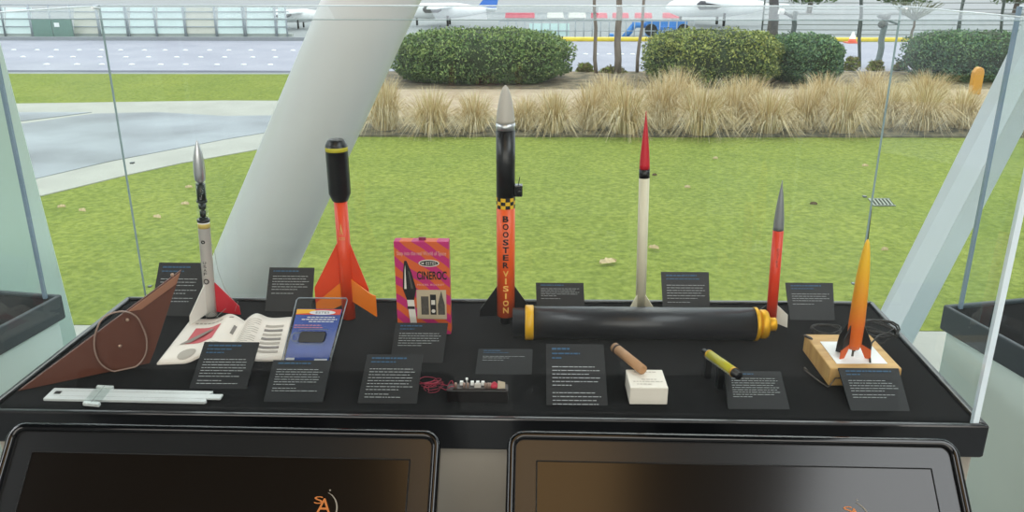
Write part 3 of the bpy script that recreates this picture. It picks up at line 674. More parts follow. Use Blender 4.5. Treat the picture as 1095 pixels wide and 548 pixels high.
# ------------------------------------------------------------------ open booklet
root = thing('open_booklet', 'open illustrated booklet lying behind the front placards', 'book', onz(245, 368))
def bookpt(u, v, off=0):
    """u -1..0 left page, 0..1 right page, v 0 near 1 far"""
    if u < 0: near = (Vector((168, 391)), Vector((238, 388))); far = (Vector((205, 343)), Vector((262, 345))); t = 1+u
    else: near = (Vector((238, 388)), Vector((303, 387))); far = (Vector((262, 345)), Vector((312, 341))); t = u
    p = (near[0]*(1-t)+near[1]*t)*(1-v)+(far[0]*(1-t)+far[1]*t)*v
    a = abs(u); h = .004+.010*math.sin(min(1, a*1.9)*PI/1.0)*(1-a*.4) if a < .52 else .004+.0
    h = .004+.013*math.exp(-((a-.26)/.2)**2) - (.003*math.exp(-(a/.06)**2))
    return onz(p.x, p.y, TZ)+Vector((0, 0, h+off))
mb = MB(); N = 24
for lay, mi in ((0, 0),):
    vs = []; fs = []
    for i in range(2*N+1):
        for j in range(9): vs.append(bookpt(-1+i/N, j/8))
    for i in range(2*N):
        for j in range(8): fs.append((i*9+j, (i+1)*9+j, (i+1)*9+j+1, i*9+j+1))
    mb.add(vs, fs, 0, True)
    vb = [Vector((p.x, p.y, max(TZ+.0008, p.z-.004))) for p in vs]; b0 = len(mb.v); mb.add(vb, [f[::-1] for f in fs], 0, True)
    for i in range(2*N): mb.f.append(((i*9, b0+i*9, b0+(i+1)*9, (i+1)*9), 0, False)); mb.f.append(((i*9+8, (i+1)*9+8, b0+(i+1)*9+8, b0+i*9+8), 0, False))
    for j in range(8): mb.f.append(((j, j+1, b0+j+1, b0+j), 0, False)); q = 2*N*9; mb.f.append(((q+j, b0+q+j, b0+q+j+1, q+j+1), 0, False))
pg_ = mb.build('pages', mat('old_paper', '#e6ddd3', .7, var=.03, scale=6), root)
def patch(mb, u0, v0, u1, v1, mi, off=.0006, n=6):
    vs = [bookpt(u0+(u1-u0)*i/n, v, off) for i in range(n+1) for v in (v0, v1)]
    mb.add(vs, [(2*i, 2*i+2, 2*i+3, 2*i+1) for i in range(n)], mi, True)
pr = MB()
patch(pr, -.78, .42, -.32, .78, 0)
vs = [bookpt(u, v, .0012) for u, v in ((-.86, .40), (-.70, .44), (-.40, .66), (-.16, .95), (-.22, .93), (-.46, .72), (-.72, .55))]; pr.add(vs, [tuple(range(7))], 1)
vs = [bookpt(-.62+.14*math.cos(a), .17+.13*math.sin(a), .0009) for a in [2*PI*i/16 for i in range(16)]]; pr.add(vs, [tuple(range(16))], 2)
u = -.85
while u < -.35: patch(pr, u, .87, u+.06, .90, 2, n=2); u += .075
for i in range(7):
    patch(pr, .52, .16+i*.1, .88, .16+i*.1+.055, 3 if i % 2 else 2, n=4)
for i in range(16): patch(pr, .1, .12+i*.05, .42 if i % 4 else .32, .125+i*.05+.008, 2, n=4)
for i in range(5): patch(pr, -.35, .12+i*.05, -.1, .125+i*.05+.008, 2, n=3)
patch(pr, -.1, .6, -.05, .8, 3, n=2)
pr.build('printing', [mat('print_coral', '#c4565c', .6), mat('print_taupe', '#857a72', .6), mat('print_light_grey', '#aaa196', .6), mat('print_mid_grey', '#7b736e', .6)], pg_)

# ------------------------------------------------------------------ slide rule
root = thing('slide_rule', 'white slide rule lying flat along the front left edge', 'slide rule', onz(135, 424))
zt = TZ+.005
sr = mat('ivory_plastic', '#cfd4d4', .3, var=.03, scale=30)
P4 = [onz(x, y, zt) for x, y in ((46, 426.5), (220, 430), (228, 418.5), (58, 415))]
Q = Quad(*P4)
mb = MB(); mb.slab([Q.pt(u, v) for u, v in ((0, 0), (.99, 0), (1, .12), (.985, .3), (.985, .72), (1, .9), (1, 1), (0, 1))], (0, 0, -.0045)); mb.build('body', sr, root, bevel=.0006)
MB().slab([Q.pt(u, v, .0004) for u, v in ((.9, .3), (1.075, .3), (1.075, .7), (.9, .7))], (0, 0, -.003)).build('slider', sr, root, bevel=.0004)
mb = MB(); Q.rect(mb, .035, .42, .075, .68, .0006, 0); mb.build('thumb_hole', inkk, root)
mb = MB(); rn = random.Random(2)
for v0, v1 in ((.24, .30), (.70, .76)):
    Q.rect(mb, .02, v0+.01, .98, v0+.018, .0005)
    for i in range(120): u = .09+.88*i/120; Q.rect(mb, u, v0, u+.0016, v0+(.07 if i % 5 == 0 else .045), .0005)
for i in range(100):
    u = .09+.88*i/100; Q.rect(mb, u, .88, u+.0016, .88+(.06 if i % 5 == 0 else .035), .0005); Q.rect(mb, u, .08, u+.0016, .08+(.06 if i % 5 == 0 else .035), .0005)
mb.build('scales', mat('grey_ink', '#8c9090', .6), root)
C4 = Quad(*[onz(x, y, zt+.002) for x, y in ((89, 431), (106, 432.5), (121, 414), (104, 413))])
mb = MB(); mb.slab([C4.pt(u, v) for u, v in ((0, 0), (1, 0), (1, 1), (0, 1))], (0, 0, .0015)); cu = mb.build('cursor', acry, root)
for v0, v1 in ((-.04, .09), (.91, 1.04)): MB().slab([C4.pt(u, v, -.004) for u, v in ((0, v0), (1, v0), (1, v1), (0, v1))], (0, 0, .0046)).build('rail', mat('frosted_plastic', '#d5dad9', .35, var=.12, scale=300), cu)
mb = MB(); mb.add([C4.pt(.49, 0, .0018), C4.pt(.51, 0, .0018), C4.pt(.51, 1, .0018), C4.pt(.49, 1, .0018)], [(0, 1, 2, 3)]); mb.build('hairline', inkk, cu)

# ------------------------------------------------------------------ brown triangular board
A = onz(19, 419, TZ+.0005); Cc = onz(160, 389, TZ+.0005)
h = (Cc-A); h.z = 0; hd = h.normalized(); nrm = Vector((-hd.y, hd.x, 0)); nrm = -nrm if nrm.y > 0 else nrm   # towards the viewer
def onboard(x, y, off=0):
    d = ray(x, y); t = (A-EYE).dot(nrm)/d.dot(nrm); return EYE+d*t+nrm*off
Bt = onboard(194, 289)
root = thing('triangular_board', 'brown triangular board standing on edge at the left of the case', 'board', (A+Cc)/2)
brown = mat('brown_board', '#5c3325', .5, var=.06, scale=5)
low = [A, A+hd*h.length*.5, Cc]
mid_ = onboard(163, 372)
MB().slab([A, Cc, onboard(166, 374), Bt], -nrm*.005).build('board', brown, root, bevel=.001)
e = (Bt-A).normalized()
MB().slab([onboard(x_, y_, .0002) for x_, y_ in ((136, 333.5), (151, 331), (188.5, 303.5), (192.5, 291.5))], nrm*.0022).build('edge_strip', mat('brown_strip', '#94654e', .5, var=.05), root, bevel=.0006)
ri = MB(); ce = onboard(128, 366); ex, ey = hd, Vector((0, 0, 1))
ringpx = ((118, 334), (132, 331.5), (145, 336), (152, 348), (157, 362), (156, 378), (148, 390), (135, 396.5), (120, 397), (107, 389), (101, 376), (100, 362), (104, 348), (109, 340))
pts = [onboard(x, y, .005) for x, y in ringpx]
for _ in range(2):
    q = []
    for i in range(len(pts)): q += [pts[i]*.75+pts[(i+1) % len(pts)]*.25, pts[i]*.25+pts[(i+1) % len(pts)]*.75]
    pts = q
for p in pts: p.z = max(p.z, TZ+.002)
ri.tube(pts, .0016, 8, closed=True); ri.build('tubing_loop', mat('cloudy_tubing', '#8d7468', .25, spec=.8, var=.05), root)
for x, y in ((128, 370), (136, 342), (184, 294)):
    a = onboard(x, y, .001); MB().lathe([(0, .0032), (.002, .0028), (.003, .001)], a, a+nrm, 12).build('screw', mat('pale_brass', '#b99a86', .35, .5, var=.05), root)
# the staple hooks on the neighbouring cover's edge are below

# ------------------------------------------------------------------ circuit board on a dark plinth with red wires
yb = onz(512, 431).y
x0, x1 = ony(478, 431, yb).x, ony(543, 431, yb).x; zt = ony(510, 418, yb).z; 
tag(MB().box((x0, yb, TZ), (x1, yb+.022, zt)).build('dark_plinth', mat('smoked_plastic', '#141112', .3, var=.1), bevel=.001), 'low smoked plastic plinth under the circuit board', 'stand')
bx0, bx1 = ony(484, 416, yb).x, ony(541, 416, yb).x
root = thing('circuit_board', 'small electronic circuit board with white and red parts on its plinth', 'circuit board', ((bx0+bx1)/2, yb+.01, zt))
MB().box((bx0, yb+.001, zt+.0003), (bx1, yb+.018, zt+.0022)).build('board', mat('dark_board', '#2a2320', .4, var=.15, scale=200), root)
z1 = zt+.0022; X = lambda px: ony(px, 412, yb).x
ww = mat('white_component', '#e8e8e6', .5, var=.02)
for px in (493, 504.5, 510.5, 516): MB().box((X(px)-.0028, yb+.012, z1), (X(px)+.0024, yb+.017, z1+.0065)).build('component', ww, root, bevel=.0006)
MB().box((X(507), yb+.004, z1), (X(514), yb+.009, z1+.007)).build('component', mat('grey_component', '#b9b2aa', .5, var=.1), root, bevel=.0008)
for px in (487, 496, 500, 519, 522, 524): MB().lathe([(0, .0022), (.008, .0022), (.009, .001)], (X(px), yb+.005, z1), (X(px), yb+.005, 2), 12).build('capacitor', mat('tan_component', '#9a8276', .4, .3, var=.1), root)
MB().lathe([(0, .001), (.013, .001), (.0132, .002), (.0165, .002), (.017, .0008)], (X(499), yb+.006, z1), (X(499), yb+.006, 2), 12).build('diode', ww, root)
mb = MB()
for i in range(7): a = i*.9; mb.lathe([(0, .0026), (.003, .0035), (.006, .0025), (.0068, .0008)], (X(528)+.004*math.cos(a)*(i > 0), yb+.007+.003*math.sin(a), z1+(.003 if i == 0 else 0)), (X(528)+.006*math.cos(a), yb+.007, z1+.03), 10)
mb.build('connector', mat('crimson_plastic', '#b3203c', .4, var=.08), root)
MB().slab([(X(532), yb+.003, z1), (X(540), yb+.003, z1-.001), (X(540), yb+.009, z1+.003), (X(532), yb+.009, z1+.006)], (0, .004, .003)).build('connector', mat('beige_component', '#a89a84', .5, var=.1), root)
mb = MB(); cc = onz(463, 416); rnd = random.Random(11)
for k in range(6):
    pts = []
    a = rnd.random()*6; rx, ry = rnd.uniform(.006, .018), rnd.uniform(.005, .014); cx, cy = cc.x+rnd.uniform(-.009, .009), cc.y+rnd.uniform(-.012, .008); ph = rnd.random()*6
    for i in range(18):
        t = a+i*.45; pts.append((cx+rx*math.cos(t)+.002*math.sin(i*1.7), cy+ry*math.sin(t*1.1), TZ+.004+.010*(.5+.5*math.sin(t*.7+ph))))
    mb.tube(pts, .0005, 5)
mb.tube([(cc.x+.006, cc.y, TZ+.01), (X(478), yb+.01, zt+.003), (X(481), yb+.012, zt+.010), (X(483), yb+.01, zt+.012), (X(485), yb+.009, z1+.001)], .0007, 5)
mb.tube([(cc.x+.01, cc.y-.004, TZ+.006), (X(476), yb+.008, zt-.004), (X(482), yb+.006, zt+.004), (X(486), yb+.006, z1+.001)], .0007, 5)
mb.build('wires', mat('red_wire', '#96203c', .45, var=.12, scale=60), root)

# ------------------------------------------------------------------ small white box and brown motor
y0 = onz(693, 433).y; a = ony(673, 433, y0); b = ony(713.4, 433, y0); zt = ony(693, 415, y0).z; y1 = onz(690, 395.5, zt).y
root = thing('white_box', 'small white cardboard box below the brown paper tube', 'box', ((a.x+b.x)/2, (y0+y1)/2, TZ))
MB().box((a.x, y0, TZ), (b.x, y1, zt)).build('carton', mat('white_carton', '#e2dbcf', .6, var=.03, scale=12), root, bevel=.0012)
Q = Quad((a.x, y0, zt), (b.x, y0, zt), (b.x, y1, zt), (a.x, y1, zt)); mb = MB(); rn = random.Random(4)
for v, u0, u1 in ((.82, .2, .8), (.42, .35, .75), (.30, .12, .9), (.16, .2, .6)):
    u = u0
    while u < u1: e_ = min(u+rn.uniform(.04, .12), u1); Q.rect(mb, u, v, e_, v+.045, .0004); u = e_+.025
mb.build('printing', mat('print_stone', '#b5aca2', .6), root)
R1 = .0082
zc = zt+R1+.0005
p0 = onz(687.5, 396, zc); p1 = onz(657, 371.5, zc+.006)
root = thing('paper_tube_motor', 'brown paper rocket motor propped behind the small white box', 'rocket motor', (p0+p1)/2-Vector((0, 0, R1)))
L = (p1-p0).length
MB().lathe([(.002, .003), (0, .0045), (0, R1), (L, R1), (L, .005), (L-.004, .004)], p0, p1, 32).build('tube', mat('kraft_paper', '#a9805a', .6, var=.05, scale=60), root)
MB().lathe([(L-.006, R1+.0002), (L-.0105, R1+.0002)][::-1], p0, p1, 32).build('dark_band', mat('dark_brown_ink', '#3b2a22', .6), root)
mb = MB(); q = p0+(p1-p0)*.66
mb.box((q.x-.010, q.y-.006, TZ), (q.x+.010, q.y+.006, q.z-R1+.0002)); tag(mb.build('clear_riser', plast), 'small clear block holding up the brown paper tube', 'stand')

# ------------------------------------------------------------------ yellow and black cartridge
R2 = .0078
p0 = onz(752.5, 375.5, TZ+.042); p1 = onz(791.5, 403, TZ+.048); L = (p1-p0).length
root = thing('motor_cartridge', 'thin yellow and black cartridge lying behind a placard', 'rocket motor', (p0+p1)/2-Vector((0, 0, R2)))
MB().lathe([(0, .003), (0, .0045), (.012, .0045), (.0121, R2), (L-.012, R2), (L-.0119, R2-.001), (L-.003, R2-.001), (L-.003, .003)], p0, p1, 32).build('casing', blk, root)
MB().lathe([(.018, R2+.0002), (L-.018, R2+.0002)], p0, p1, 32).build('label_sleeve', mat('olive_yellow', '#a8a012', .4, var=.08, scale=40), root)
for t in (.016, L-.02): MB().lathe([(t, R2+.0004), (t+.004, R2+.0004)], p0, p1, 32).build('band', mat('gold_band', '#c99a1a', .35, .4), root)
mb = MB(); ax = (p1-p0).normalized(); sd_ = ax.cross(UPZ).normalized()
if sd_.y > 0: sd_ = -sd_
dn_ = (sd_*.75+Vector((0, 0, .66))).normalized(); rn = random.Random(8)
for s_ in (-.6, -.95):
    nn = (sd_*math.cos(s_+.5)+ax.cross(sd_)*math.sin(s_+.5)*(-1 if ax.cross(sd_).z < 0 else 1)).normalized(); tt = ax.cross(nn)
    t = .018
    while t < L-.02:
        e_ = t+rn.uniform(.003, .007); c_ = p0+nn*(R2+.0007); mb.add([c_+ax*t, c_+ax*e_, c_+ax*e_+tt*.0016, c_+ax*t+tt*.0016], [(0, 1, 2, 3)]); t = e_+.0015
mb.build('printing', inkw, root)
mb = MB(); 
for f_ in (.15, .5):
    q = p0+(p1-p0)*f_; mb.box((q.x-.005, q.y-.006, TZ), (q.x+.005, q.y+.006, q.z-R2+.0002))
tag(mb.build('black_riser', blk), 'pair of low black blocks under the yellow cartridge', 'stand')

# ================================================================== OUTSIDE: ground
def gpoly(pxs, up, name, mt, thick=.02):
    pts = [gnd(x, y, up) if not isinstance(x, Vector) else x for x, y in pxs]
    return struct(MB().slab(pts, (0, 0, -thick)), name, mt, loc=Vector((0, 0, GZ)))
lawn = mat('lawn_grass', '#68752e', .9, c2='#8f9a49', scale=16, detail=14, bump=.6, bscale=50, spec=.1, lo=.3, hi=.7)
_n = lawn.node_tree.nodes; _l = lawn.node_tree.links; _b = _n['Principled BSDF']; _src = _b.inputs['Base Color'].links[0].from_socket
_t = _n.new('ShaderNodeTexNoise'); _t.inputs['Scale'].default_value = .7; _t.inputs['Detail'].default_value = 5
_m = [x for x in _n if x.type == 'MAPPING'][0]; _l.new(_m.outputs[0], _t.inputs['Vector'])
_r = _n.new('ShaderNodeValToRGB'); _r.color_ramp.elements[0].position = .35; _r.color_ramp.elements[0].color = (.82, .86, .80, 1); _r.color_ramp.elements[1].position = .7; _r.color_ramp.elements[1].color = (1.0, .98, .92, 1)
_x = _n.new('ShaderNodeMix'); _x.data_type = 'RGBA'; _x.blend_type = 'MULTIPLY'; _x.inputs[0].default_value = 1
_l.new(_t.outputs['Fac'], _r.inputs[0]); _l.new(_src, _x.inputs[6]); _l.new(_r.outputs[0], _x.inputs[7]); _l.new(_x.outputs[2], _b.inputs['Base Color'])
struct(MB().box((-60, FY+.2, GZ-.1), (60, 200, GZ-.04)), 'ground_base', mat('tarmac', '#888c8e', .85, var=.05, scale=.4))
struct(MB().box((-14, FY+.2, GZ-.04), (16, 5.75, GZ-.005)), 'pavement_by_building', mat('pale_concrete', '#a3a39b', .8, var=.06, scale=1.5))
gr = MB().slab([Vector((-14, 5.75, GZ)), Vector((20, 5.75, GZ)), Vector((30, 22, GZ)), Vector((-24, 22, GZ))], (0, 0, -.04)); struct(gr, 'lawn', lawn)
conc = M['pale_concrete']
asph = mat('wet_asphalt', '#5c6067', .4, c2='#8b9299', scale=.5, detail=6, bump=.15, bscale=60)
gpoly(((-260, 268), (41, 210), (140, 186), (193, 174.5), (240, 166), (330, 150), (385, 138), (385, 108), (240, 107.5), (0, 111), (-260, 114)), .012, 'path', conc, .03)
gpoly(((-260, 246), (38, 191), (117, 172.5), (240, 149), (330, 134), (380, 127), (330, 123), (240, 124), (169, 120), (102, 121.5), (26, 132), (-260, 170)), .020, 'driveway', asph, .01)
gpoly(((-260, 150), (26, 129), (98, 120), (0, 120), (-260, 122)), .022, 'driveway', asph, .01)
# road with raised lane dots
road = mat('road_asphalt', '#9091a0', .7, c2='#9c9caa', scale=.6, bump=.1, bscale=40)
YR0 = gnd(300, 76).y; YR1 = gnd(300, 44).y
struct(MB().box((-40, YR0, GZ-.04), (45, YR1, GZ+.01)), 'road', road)
struct(MB().box((-40, YR1, GZ-.04), (45, YR1+.25, GZ+.14)), 'kerb', mat('grey_kerb', '#8d9094', .8, var=.05))
dotm = mat('white_dot', '#eef0ee', .6, var=.02)
def dots(row, px0, px1, step, lab, grp, yfun=None):
    Y = gnd(300, row).y; x = px0; proto = None; i = 0
    while x < px1:
        p = ony(x, row, Y); p.z = GZ+.01; i += 1
        if proto is None:
            proto = MB().lathe([(0, .085), (.02, .08), (.035, .04)], p, p+UPZ, 12).build('lane_dot', dotm, loc=p); tag(proto, lab, 'road marker', grp); c = proto
        else: c = dup(proto); c.location = p
        x += step*(1+.12*math.sin(i*2.3))
dots(70, 50, 300, 30, 'white raised dot in the row of lane markers nearest the lawn', 'nearest row of lane dots')
dots(62, 25, 330, 27, 'white raised dot in the middle row of lane markers', 'middle row of lane dots')
dots(54.5, 15, 330, 23, 'white raised dot in the farthest row of lane markers', 'farthest row of lane dots')
dots(58, 612, 690, 13, 'white raised dot on the road between the two nearest hedges', 'lane dots seen between the hedges')

# planting bed
struct(MB().slab([gnd(372, 146.5, .0), gnd(1300, 148, .0), gnd(1250, 126, .0), gnd(385, 127, .0)], (0, 0, .03)), 'planting_bed', mat('dark_mulch', '#4a4636', .95, c2='#756c52', scale=5, detail=10, bump=1, bscale=30, lo=.4, hi=.6))
struct(MB().slab([gnd(385, 126.9, .0), gnd(1250, 126, .0), gnd(1200, 97, .0), gnd(400, 97, .0)], (0, 0, .035)), 'gravel_path', mat('beige_gravel', '#a28f77', .9, c2='#b5a38b', scale=4, detail=10))
struct(MB().slab([gnd(395, 96.9, .0), gnd(1200, 96.9, .0), gnd(1150, 78, .0), gnd(400, 78, .0)], (0, 0, .04)), 'hedge_bed', mat('brown_mulch', '#5c5342', .95, c2='#8a7a60', scale=3, detail=10, bump=1, bscale=20, lo=.4, hi=.6))

# hedges: core coloured dark as inner shade under thousands of small leaves
def hedge(pxl, pxr, py, ytop, Yd, label, cols, seed, nleaf=9000, dome=.6):
    rnd = random.Random(seed); c0, c1 = gnd(pxl, py), gnd(pxr, py); Yc = c0.y+Yd/2; c0 = ony(pxl, py, Yc-Yd*.2); c1 = ony(pxr, py, Yc-Yd*.2)
    cx = (c0.x+c1.x)/2; rx = (c1.x-c0.x)/2; ry = Yd/2; H = ony((pxl+pxr)/2, ytop, Yc).z-GZ
    root = thing('hedge', label, 'hedge', (cx, Yc, GZ), 'clipped round hedges beside the road')
    P = 3.0
    def surf(th, ph, k=1):
        ct, st, cp, sp_ = math.cos(th), math.sin(th), math.cos(ph), math.sin(ph)
        f = lambda v, e: math.copysign(abs(v)**e, v)
        b = 1+.035*math.sin(th*7+seed)+.03*math.sin(ph*9+th*4)
        return Vector((cx+rx*k*b*f(cp, dome)*f(ct, .75), Yc+ry*k*b*f(cp, dome)*f(st, .75), GZ+H*(.48+.52*k*f(sp_, .75)*(b if sp_ > 0 else 1))))
    core = MB(); nu, nv = 40, 16; vs = []
    for j in range(nv+1):
        for i in range(nu): vs.append(surf(2*PI*i/nu, -PI/2+PI*j/nv, .93))
    core.add(vs, [(j*nu+i, j*nu+(i+1) % nu, (j+1)*nu+(i+1) % nu, (j+1)*nu+i) for j in range(nv) for i in range(nu)], 0, True)
    core.build('shade_core', mat('hedge_shadow_green', '#2c3a20', .95, var=.3, scale=4), root)
    lf = MB(); k = math.sqrt(rx*H)/1.9
    for i in range(nleaf):
        th = rnd.uniform(PI, 2*PI) if rnd.random() < .8 else rnd.uniform(0, PI); ph = math.asin(rnd.uniform(-.85, 1)); p = surf(th, ph, rnd.uniform(.94, 1.04))
        s_ = rnd.uniform(.03, .06)*max(.8, k); a = Vector((rnd.gauss(0, 1), rnd.gauss(0, 1), rnd.gauss(0, 1))).normalized(); b = a.orthogonal().normalized(); b = Quaternion(a, rnd.random()*6) @ b
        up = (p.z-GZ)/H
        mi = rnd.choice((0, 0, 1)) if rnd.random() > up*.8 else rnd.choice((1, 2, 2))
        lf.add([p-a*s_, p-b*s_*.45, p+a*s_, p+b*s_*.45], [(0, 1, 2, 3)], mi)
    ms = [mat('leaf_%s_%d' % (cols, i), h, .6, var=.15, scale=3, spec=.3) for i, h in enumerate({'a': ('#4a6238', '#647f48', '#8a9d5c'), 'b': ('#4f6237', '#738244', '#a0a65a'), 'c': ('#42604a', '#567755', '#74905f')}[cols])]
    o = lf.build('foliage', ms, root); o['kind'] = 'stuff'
    return root
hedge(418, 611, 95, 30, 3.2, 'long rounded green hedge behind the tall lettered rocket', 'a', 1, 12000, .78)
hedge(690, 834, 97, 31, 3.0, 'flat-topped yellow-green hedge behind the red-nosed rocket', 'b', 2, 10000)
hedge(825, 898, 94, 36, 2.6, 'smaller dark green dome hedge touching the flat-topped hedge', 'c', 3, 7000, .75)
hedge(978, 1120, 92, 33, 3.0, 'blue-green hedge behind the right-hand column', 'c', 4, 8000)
# low ground shrubs by the road
def shrub(px, py, w_, h_, label, seed):
    rnd = random.Random(seed); c = gnd(px, py); mb = MB(); mp_ = c.y/FPX
    for i in range(260):
        a = rnd.uniform(0, 2*PI); r_ = rnd.random()**.5; z = rnd.random()
        p = c+Vector((r_*w_*mp_*.5*math.cos(a)*(1-z*.5), r_*w_*mp_*.3*math.sin(a), z*h_*mp_)); s_ = rnd.uniform(.05, .1)
        a_ = Vector((rnd.gauss(0, 1), rnd.gauss(0, 1), rnd.gauss(0, 1))).normalized(); b = a_.orthogonal().normalized()
        mb.add([p-a_*s_, p-b*s_*.4, p+a_*s_, p+b*s_*.4], [(0, 1, 2, 3)], rnd.choice((0, 1)))
    tag(mb.build('low_shrub', [mat('shrub_brown', '#6a6038', .9, var=.1), mat('shrub_green', '#6f7a35', .9, var=.1)], loc=c), label, 'shrub', 'low shrubs along the road')
shrub(626, 78, 22, 9, 'low brownish shrub just right of the long rounded hedge', 1)
shrub(656, 79, 34, 7, 'low spreading yellow-green shrub between the two nearest hedges', 2)
shrub(910, 76, 20, 14, 'low brown shrub just right of the small dome hedge', 3)
shrub(936, 76, 22, 10, 'low shrub at the foot of the poles beside the road', 4)
shrub(962, 76, 18, 9, 'low shrub left of the blue-green hedge', 5)

# ornamental grass tufts
def tuft(px, py, w_, h_, label, seed, green=0):
    rnd = random.Random(seed); c = gnd(px, py, .03); mp_ = c.y/FPX*1.04; mb = MB(); Rr = w_*mp_*.64; H = h_*mp_*1.05
    for i in range(900):
        a = rnd.uniform(0, 2*PI); lean = rnd.random()**.7; b = c+Vector((math.cos(a), math.sin(a), 0))*rnd.uniform(0, Rr*.3)
        hh = H*rnd.uniform(.55, 1)*(1-.25*lean); out = Rr*lean*1.0; d = Vector((math.cos(a), math.sin(a), 0)); side = Vector((-d.y, d.x, 0))
        side = Vector((1, 0, 0)) if rnd.random() < .6 else side
        wd = rnd.uniform(.004, .008); pts = []
        droop = lean*.55*H if lean > .55 else 0
        for t in (0, .4, .75, 1): pts.append((b+d*out*(t**1.6)+Vector((0, 0, hh*(1-(1-t)**1.5)-droop*t**3)), wd*(1-t*.85)))
        vs = []
        for p, ww_ in pts: vs += [p-side*ww_, p+side*ww_]
        mb.add(vs, [(0, 2, 3, 1), (2, 4, 5, 3), (4, 6, 7, 5)], rnd.choice((0, 1, 2)))
    ms = [mat('straw_1', '#cfb98f', .9, var=.1), mat('straw_2', '#b59d6c', .9, var=.1), mat('straw_3', '#ddcfae', .8, var=.1)]
    tag(mb.build('grass_tuft', ms, loc=c), label, 'ornamental grass', 'straw-coloured grass clumps at the lawn edge')
TU = [(412, 138, 56, 56), (462, 141, 62, 48), (508, 140, 50, 42), (562, 138, 46, 36), (592, 141, 50, 46), (632, 137, 54, 50), (668, 142, 66, 58), (706, 136, 62, 58), (748, 143, 70, 60), (782, 137, 58, 54), (820, 141, 66, 50), (860, 137, 56, 50), (900, 141, 62, 54), (944, 135, 58, 50), (985, 138, 64, 50), (1026, 136, 56, 44), (1072, 138, 60, 44),
      (650, 118, 60, 40), (724, 116, 60, 44), (800, 116, 60, 36), (880, 114, 60, 36), (930, 110, 64, 36), (990, 108, 70, 32)]
where = ['beside the big white slanted column', 'second from the big white column, below the long hedge', 'just left of the grey rocket nose cone', 'just right of the grey rocket nose cone', 'below the right end of the long hedge', 'left of the pair of thin trunks', 'left of the red rocket tip', 'right of the red rocket tip', 'below the left end of the flat-topped hedge', 'below the middle of the flat-topped hedge', 'left above the silver rocket tip', 'right above the silver rocket tip', 'below the small dome hedge', 'above the tip of the yellow rocket', 'right above the drain grate', 'left of the yellow marker post', 'behind the flat-sided column',
         'in the rear row beneath the thin trunks', 'in the rear row under the left part of the flat-topped hedge', 'in the rear row under the right part of the flat-topped hedge', 'in the rear row in front of the small dome hedge', 'in the rear row at the foot of the roadside poles', 'in the rear row in front of the blue-green hedge']
for i, t in enumerate(TU): tuft(*t, 'straw-coloured grass clump ' + where[i], 20+i)

# marker post, drain grate, leaves
p = gnd(1043, 103); p.z = GZ; t = ony(1043, 72, p.y).z; hw = .11
mb = MB(); pts = [(-hw, 0), (hw, 0), (hw*1.0, .8), (hw*.75, .95), (hw*.1, 1), (-hw*.5, .96), (-hw, .82)]
mb.slab([(p.x+x, p.y, GZ+z*(t-GZ)) for x, z in pts], (.03, .2, 0)); tag(mb.build('marker_post', mat('ochre_plastic', '#c98f2c', .5, var=.05), bevel=.02), 'short ochre-yellow marker post standing in the long grass', 'post')
c = gnd(943, 217); mb = MB(); 
fr_ = [gnd(928, 213), gnd(951, 213), gnd(958, 221), gnd(934, 221)]
Q = Quad(*[v+Vector((0, 0, .012)) for v in (fr_[3], fr_[2], fr_[1], fr_[0])])
root = thing('drain_grate', 'small metal drain grate set in the lawn', 'drain grate', c)
mb = MB(); mb.slab([Q.pt(u, v, -.01) for u, v in ((0, 0), (1, 0), (1, 1), (0, 1))], (0, 0, -.02)); mb.build('pit', mat('drain_dark', '#23251f', .9), root)
mb = MB()
for i in range(6): u = i/6+.02; mb.slab([Q.pt(a, b, 0) for a, b in ((u, 0), (u+.07, 0), (u+.07, 1), (u, 1))], (0, 0, -.008))
for v in (0, .93): mb.slab([Q.pt(a, b, 0) for a, b in ((0, v), (1, v), (1, v+.07), (0, v+.07))], (0, 0, -.008))
mb.build('bars', mat('drain_metal', '#8e9489', .5, .3, var=.1), root)
LV = [(650, 281, 20, 'big curled pale leaf on the lawn left of the white rocket'), (699, 266, 11, 'flat pale leaf on the lawn right of the white rocket'), (66, 222, 7, 'small white leaf on the lawn by the left neighbouring cover'), (88, 226, 8, 'pale leaf on the lawn near the left sidewalk'), (168, 233, 9, 'pale leaf on the lawn left of the chrome nosed rocket'), (198, 219, 8, 'pale leaf just left of the chrome nosed rocket tube'), (202, 201, 7, 'pale leaf close to the clear payload tube'), (735, 201, 6, 'small pale leaf far back on the lawn right of the red nose'), (870, 219, 7, 'brown leaf on the lawn right of the silver nose'), (925, 178, 6, 'small pale leaf above the drain grate'), (946, 268, 7, 'small pale leaf right of the yellow rocket'), (765, 170, 5, 'tiny pale leaf high on the lawn'), (700, 188, 5, 'tiny brown leaf beside the black band of the white rocket')]
for i, (x, y, s_, lb) in enumerate(LV):
    rnd = random.Random(i); c = gnd(x, y, .02); mp_ = (c-EYE).length/FPX; w2 = s_*mp_/2; ang = rnd.uniform(-.5, .5); mb = MB(); vs = []
    d = Vector((math.cos(ang), math.sin(ang), 0)); e = Vector((-d.y, d.x, 0)); n_ = 10
    prof = [(-1, 0), (-.7, .3), (-.3, .25), (0, .5), (.25, .3), (.6, .35), (1, 0)]
    for u, v in prof: vs += [c+d*u*w2+e*v*w2*1.2+Vector((0, 0, .02+.03*abs(v))), c+d*u*w2, c+d*u*w2-e*v*w2*1.2+Vector((0, 0, .03*abs(v)))]
    mb.add(vs, [(3*i_+k, 3*i_+3+k, 3*i_+4+k, 3*i_+1+k) for i_ in range(6) for k in (0, 1)])
    tag(mb.build('fallen_leaf', mat('dry_leaf', '#c9b58c', .8, var=.15, scale=20) if i not in (8, 12) else mat('brown_leaf', '#5f4a2c', .8, var=.1), loc=c), lb, 'leaf', 'fallen leaves on the lawn')

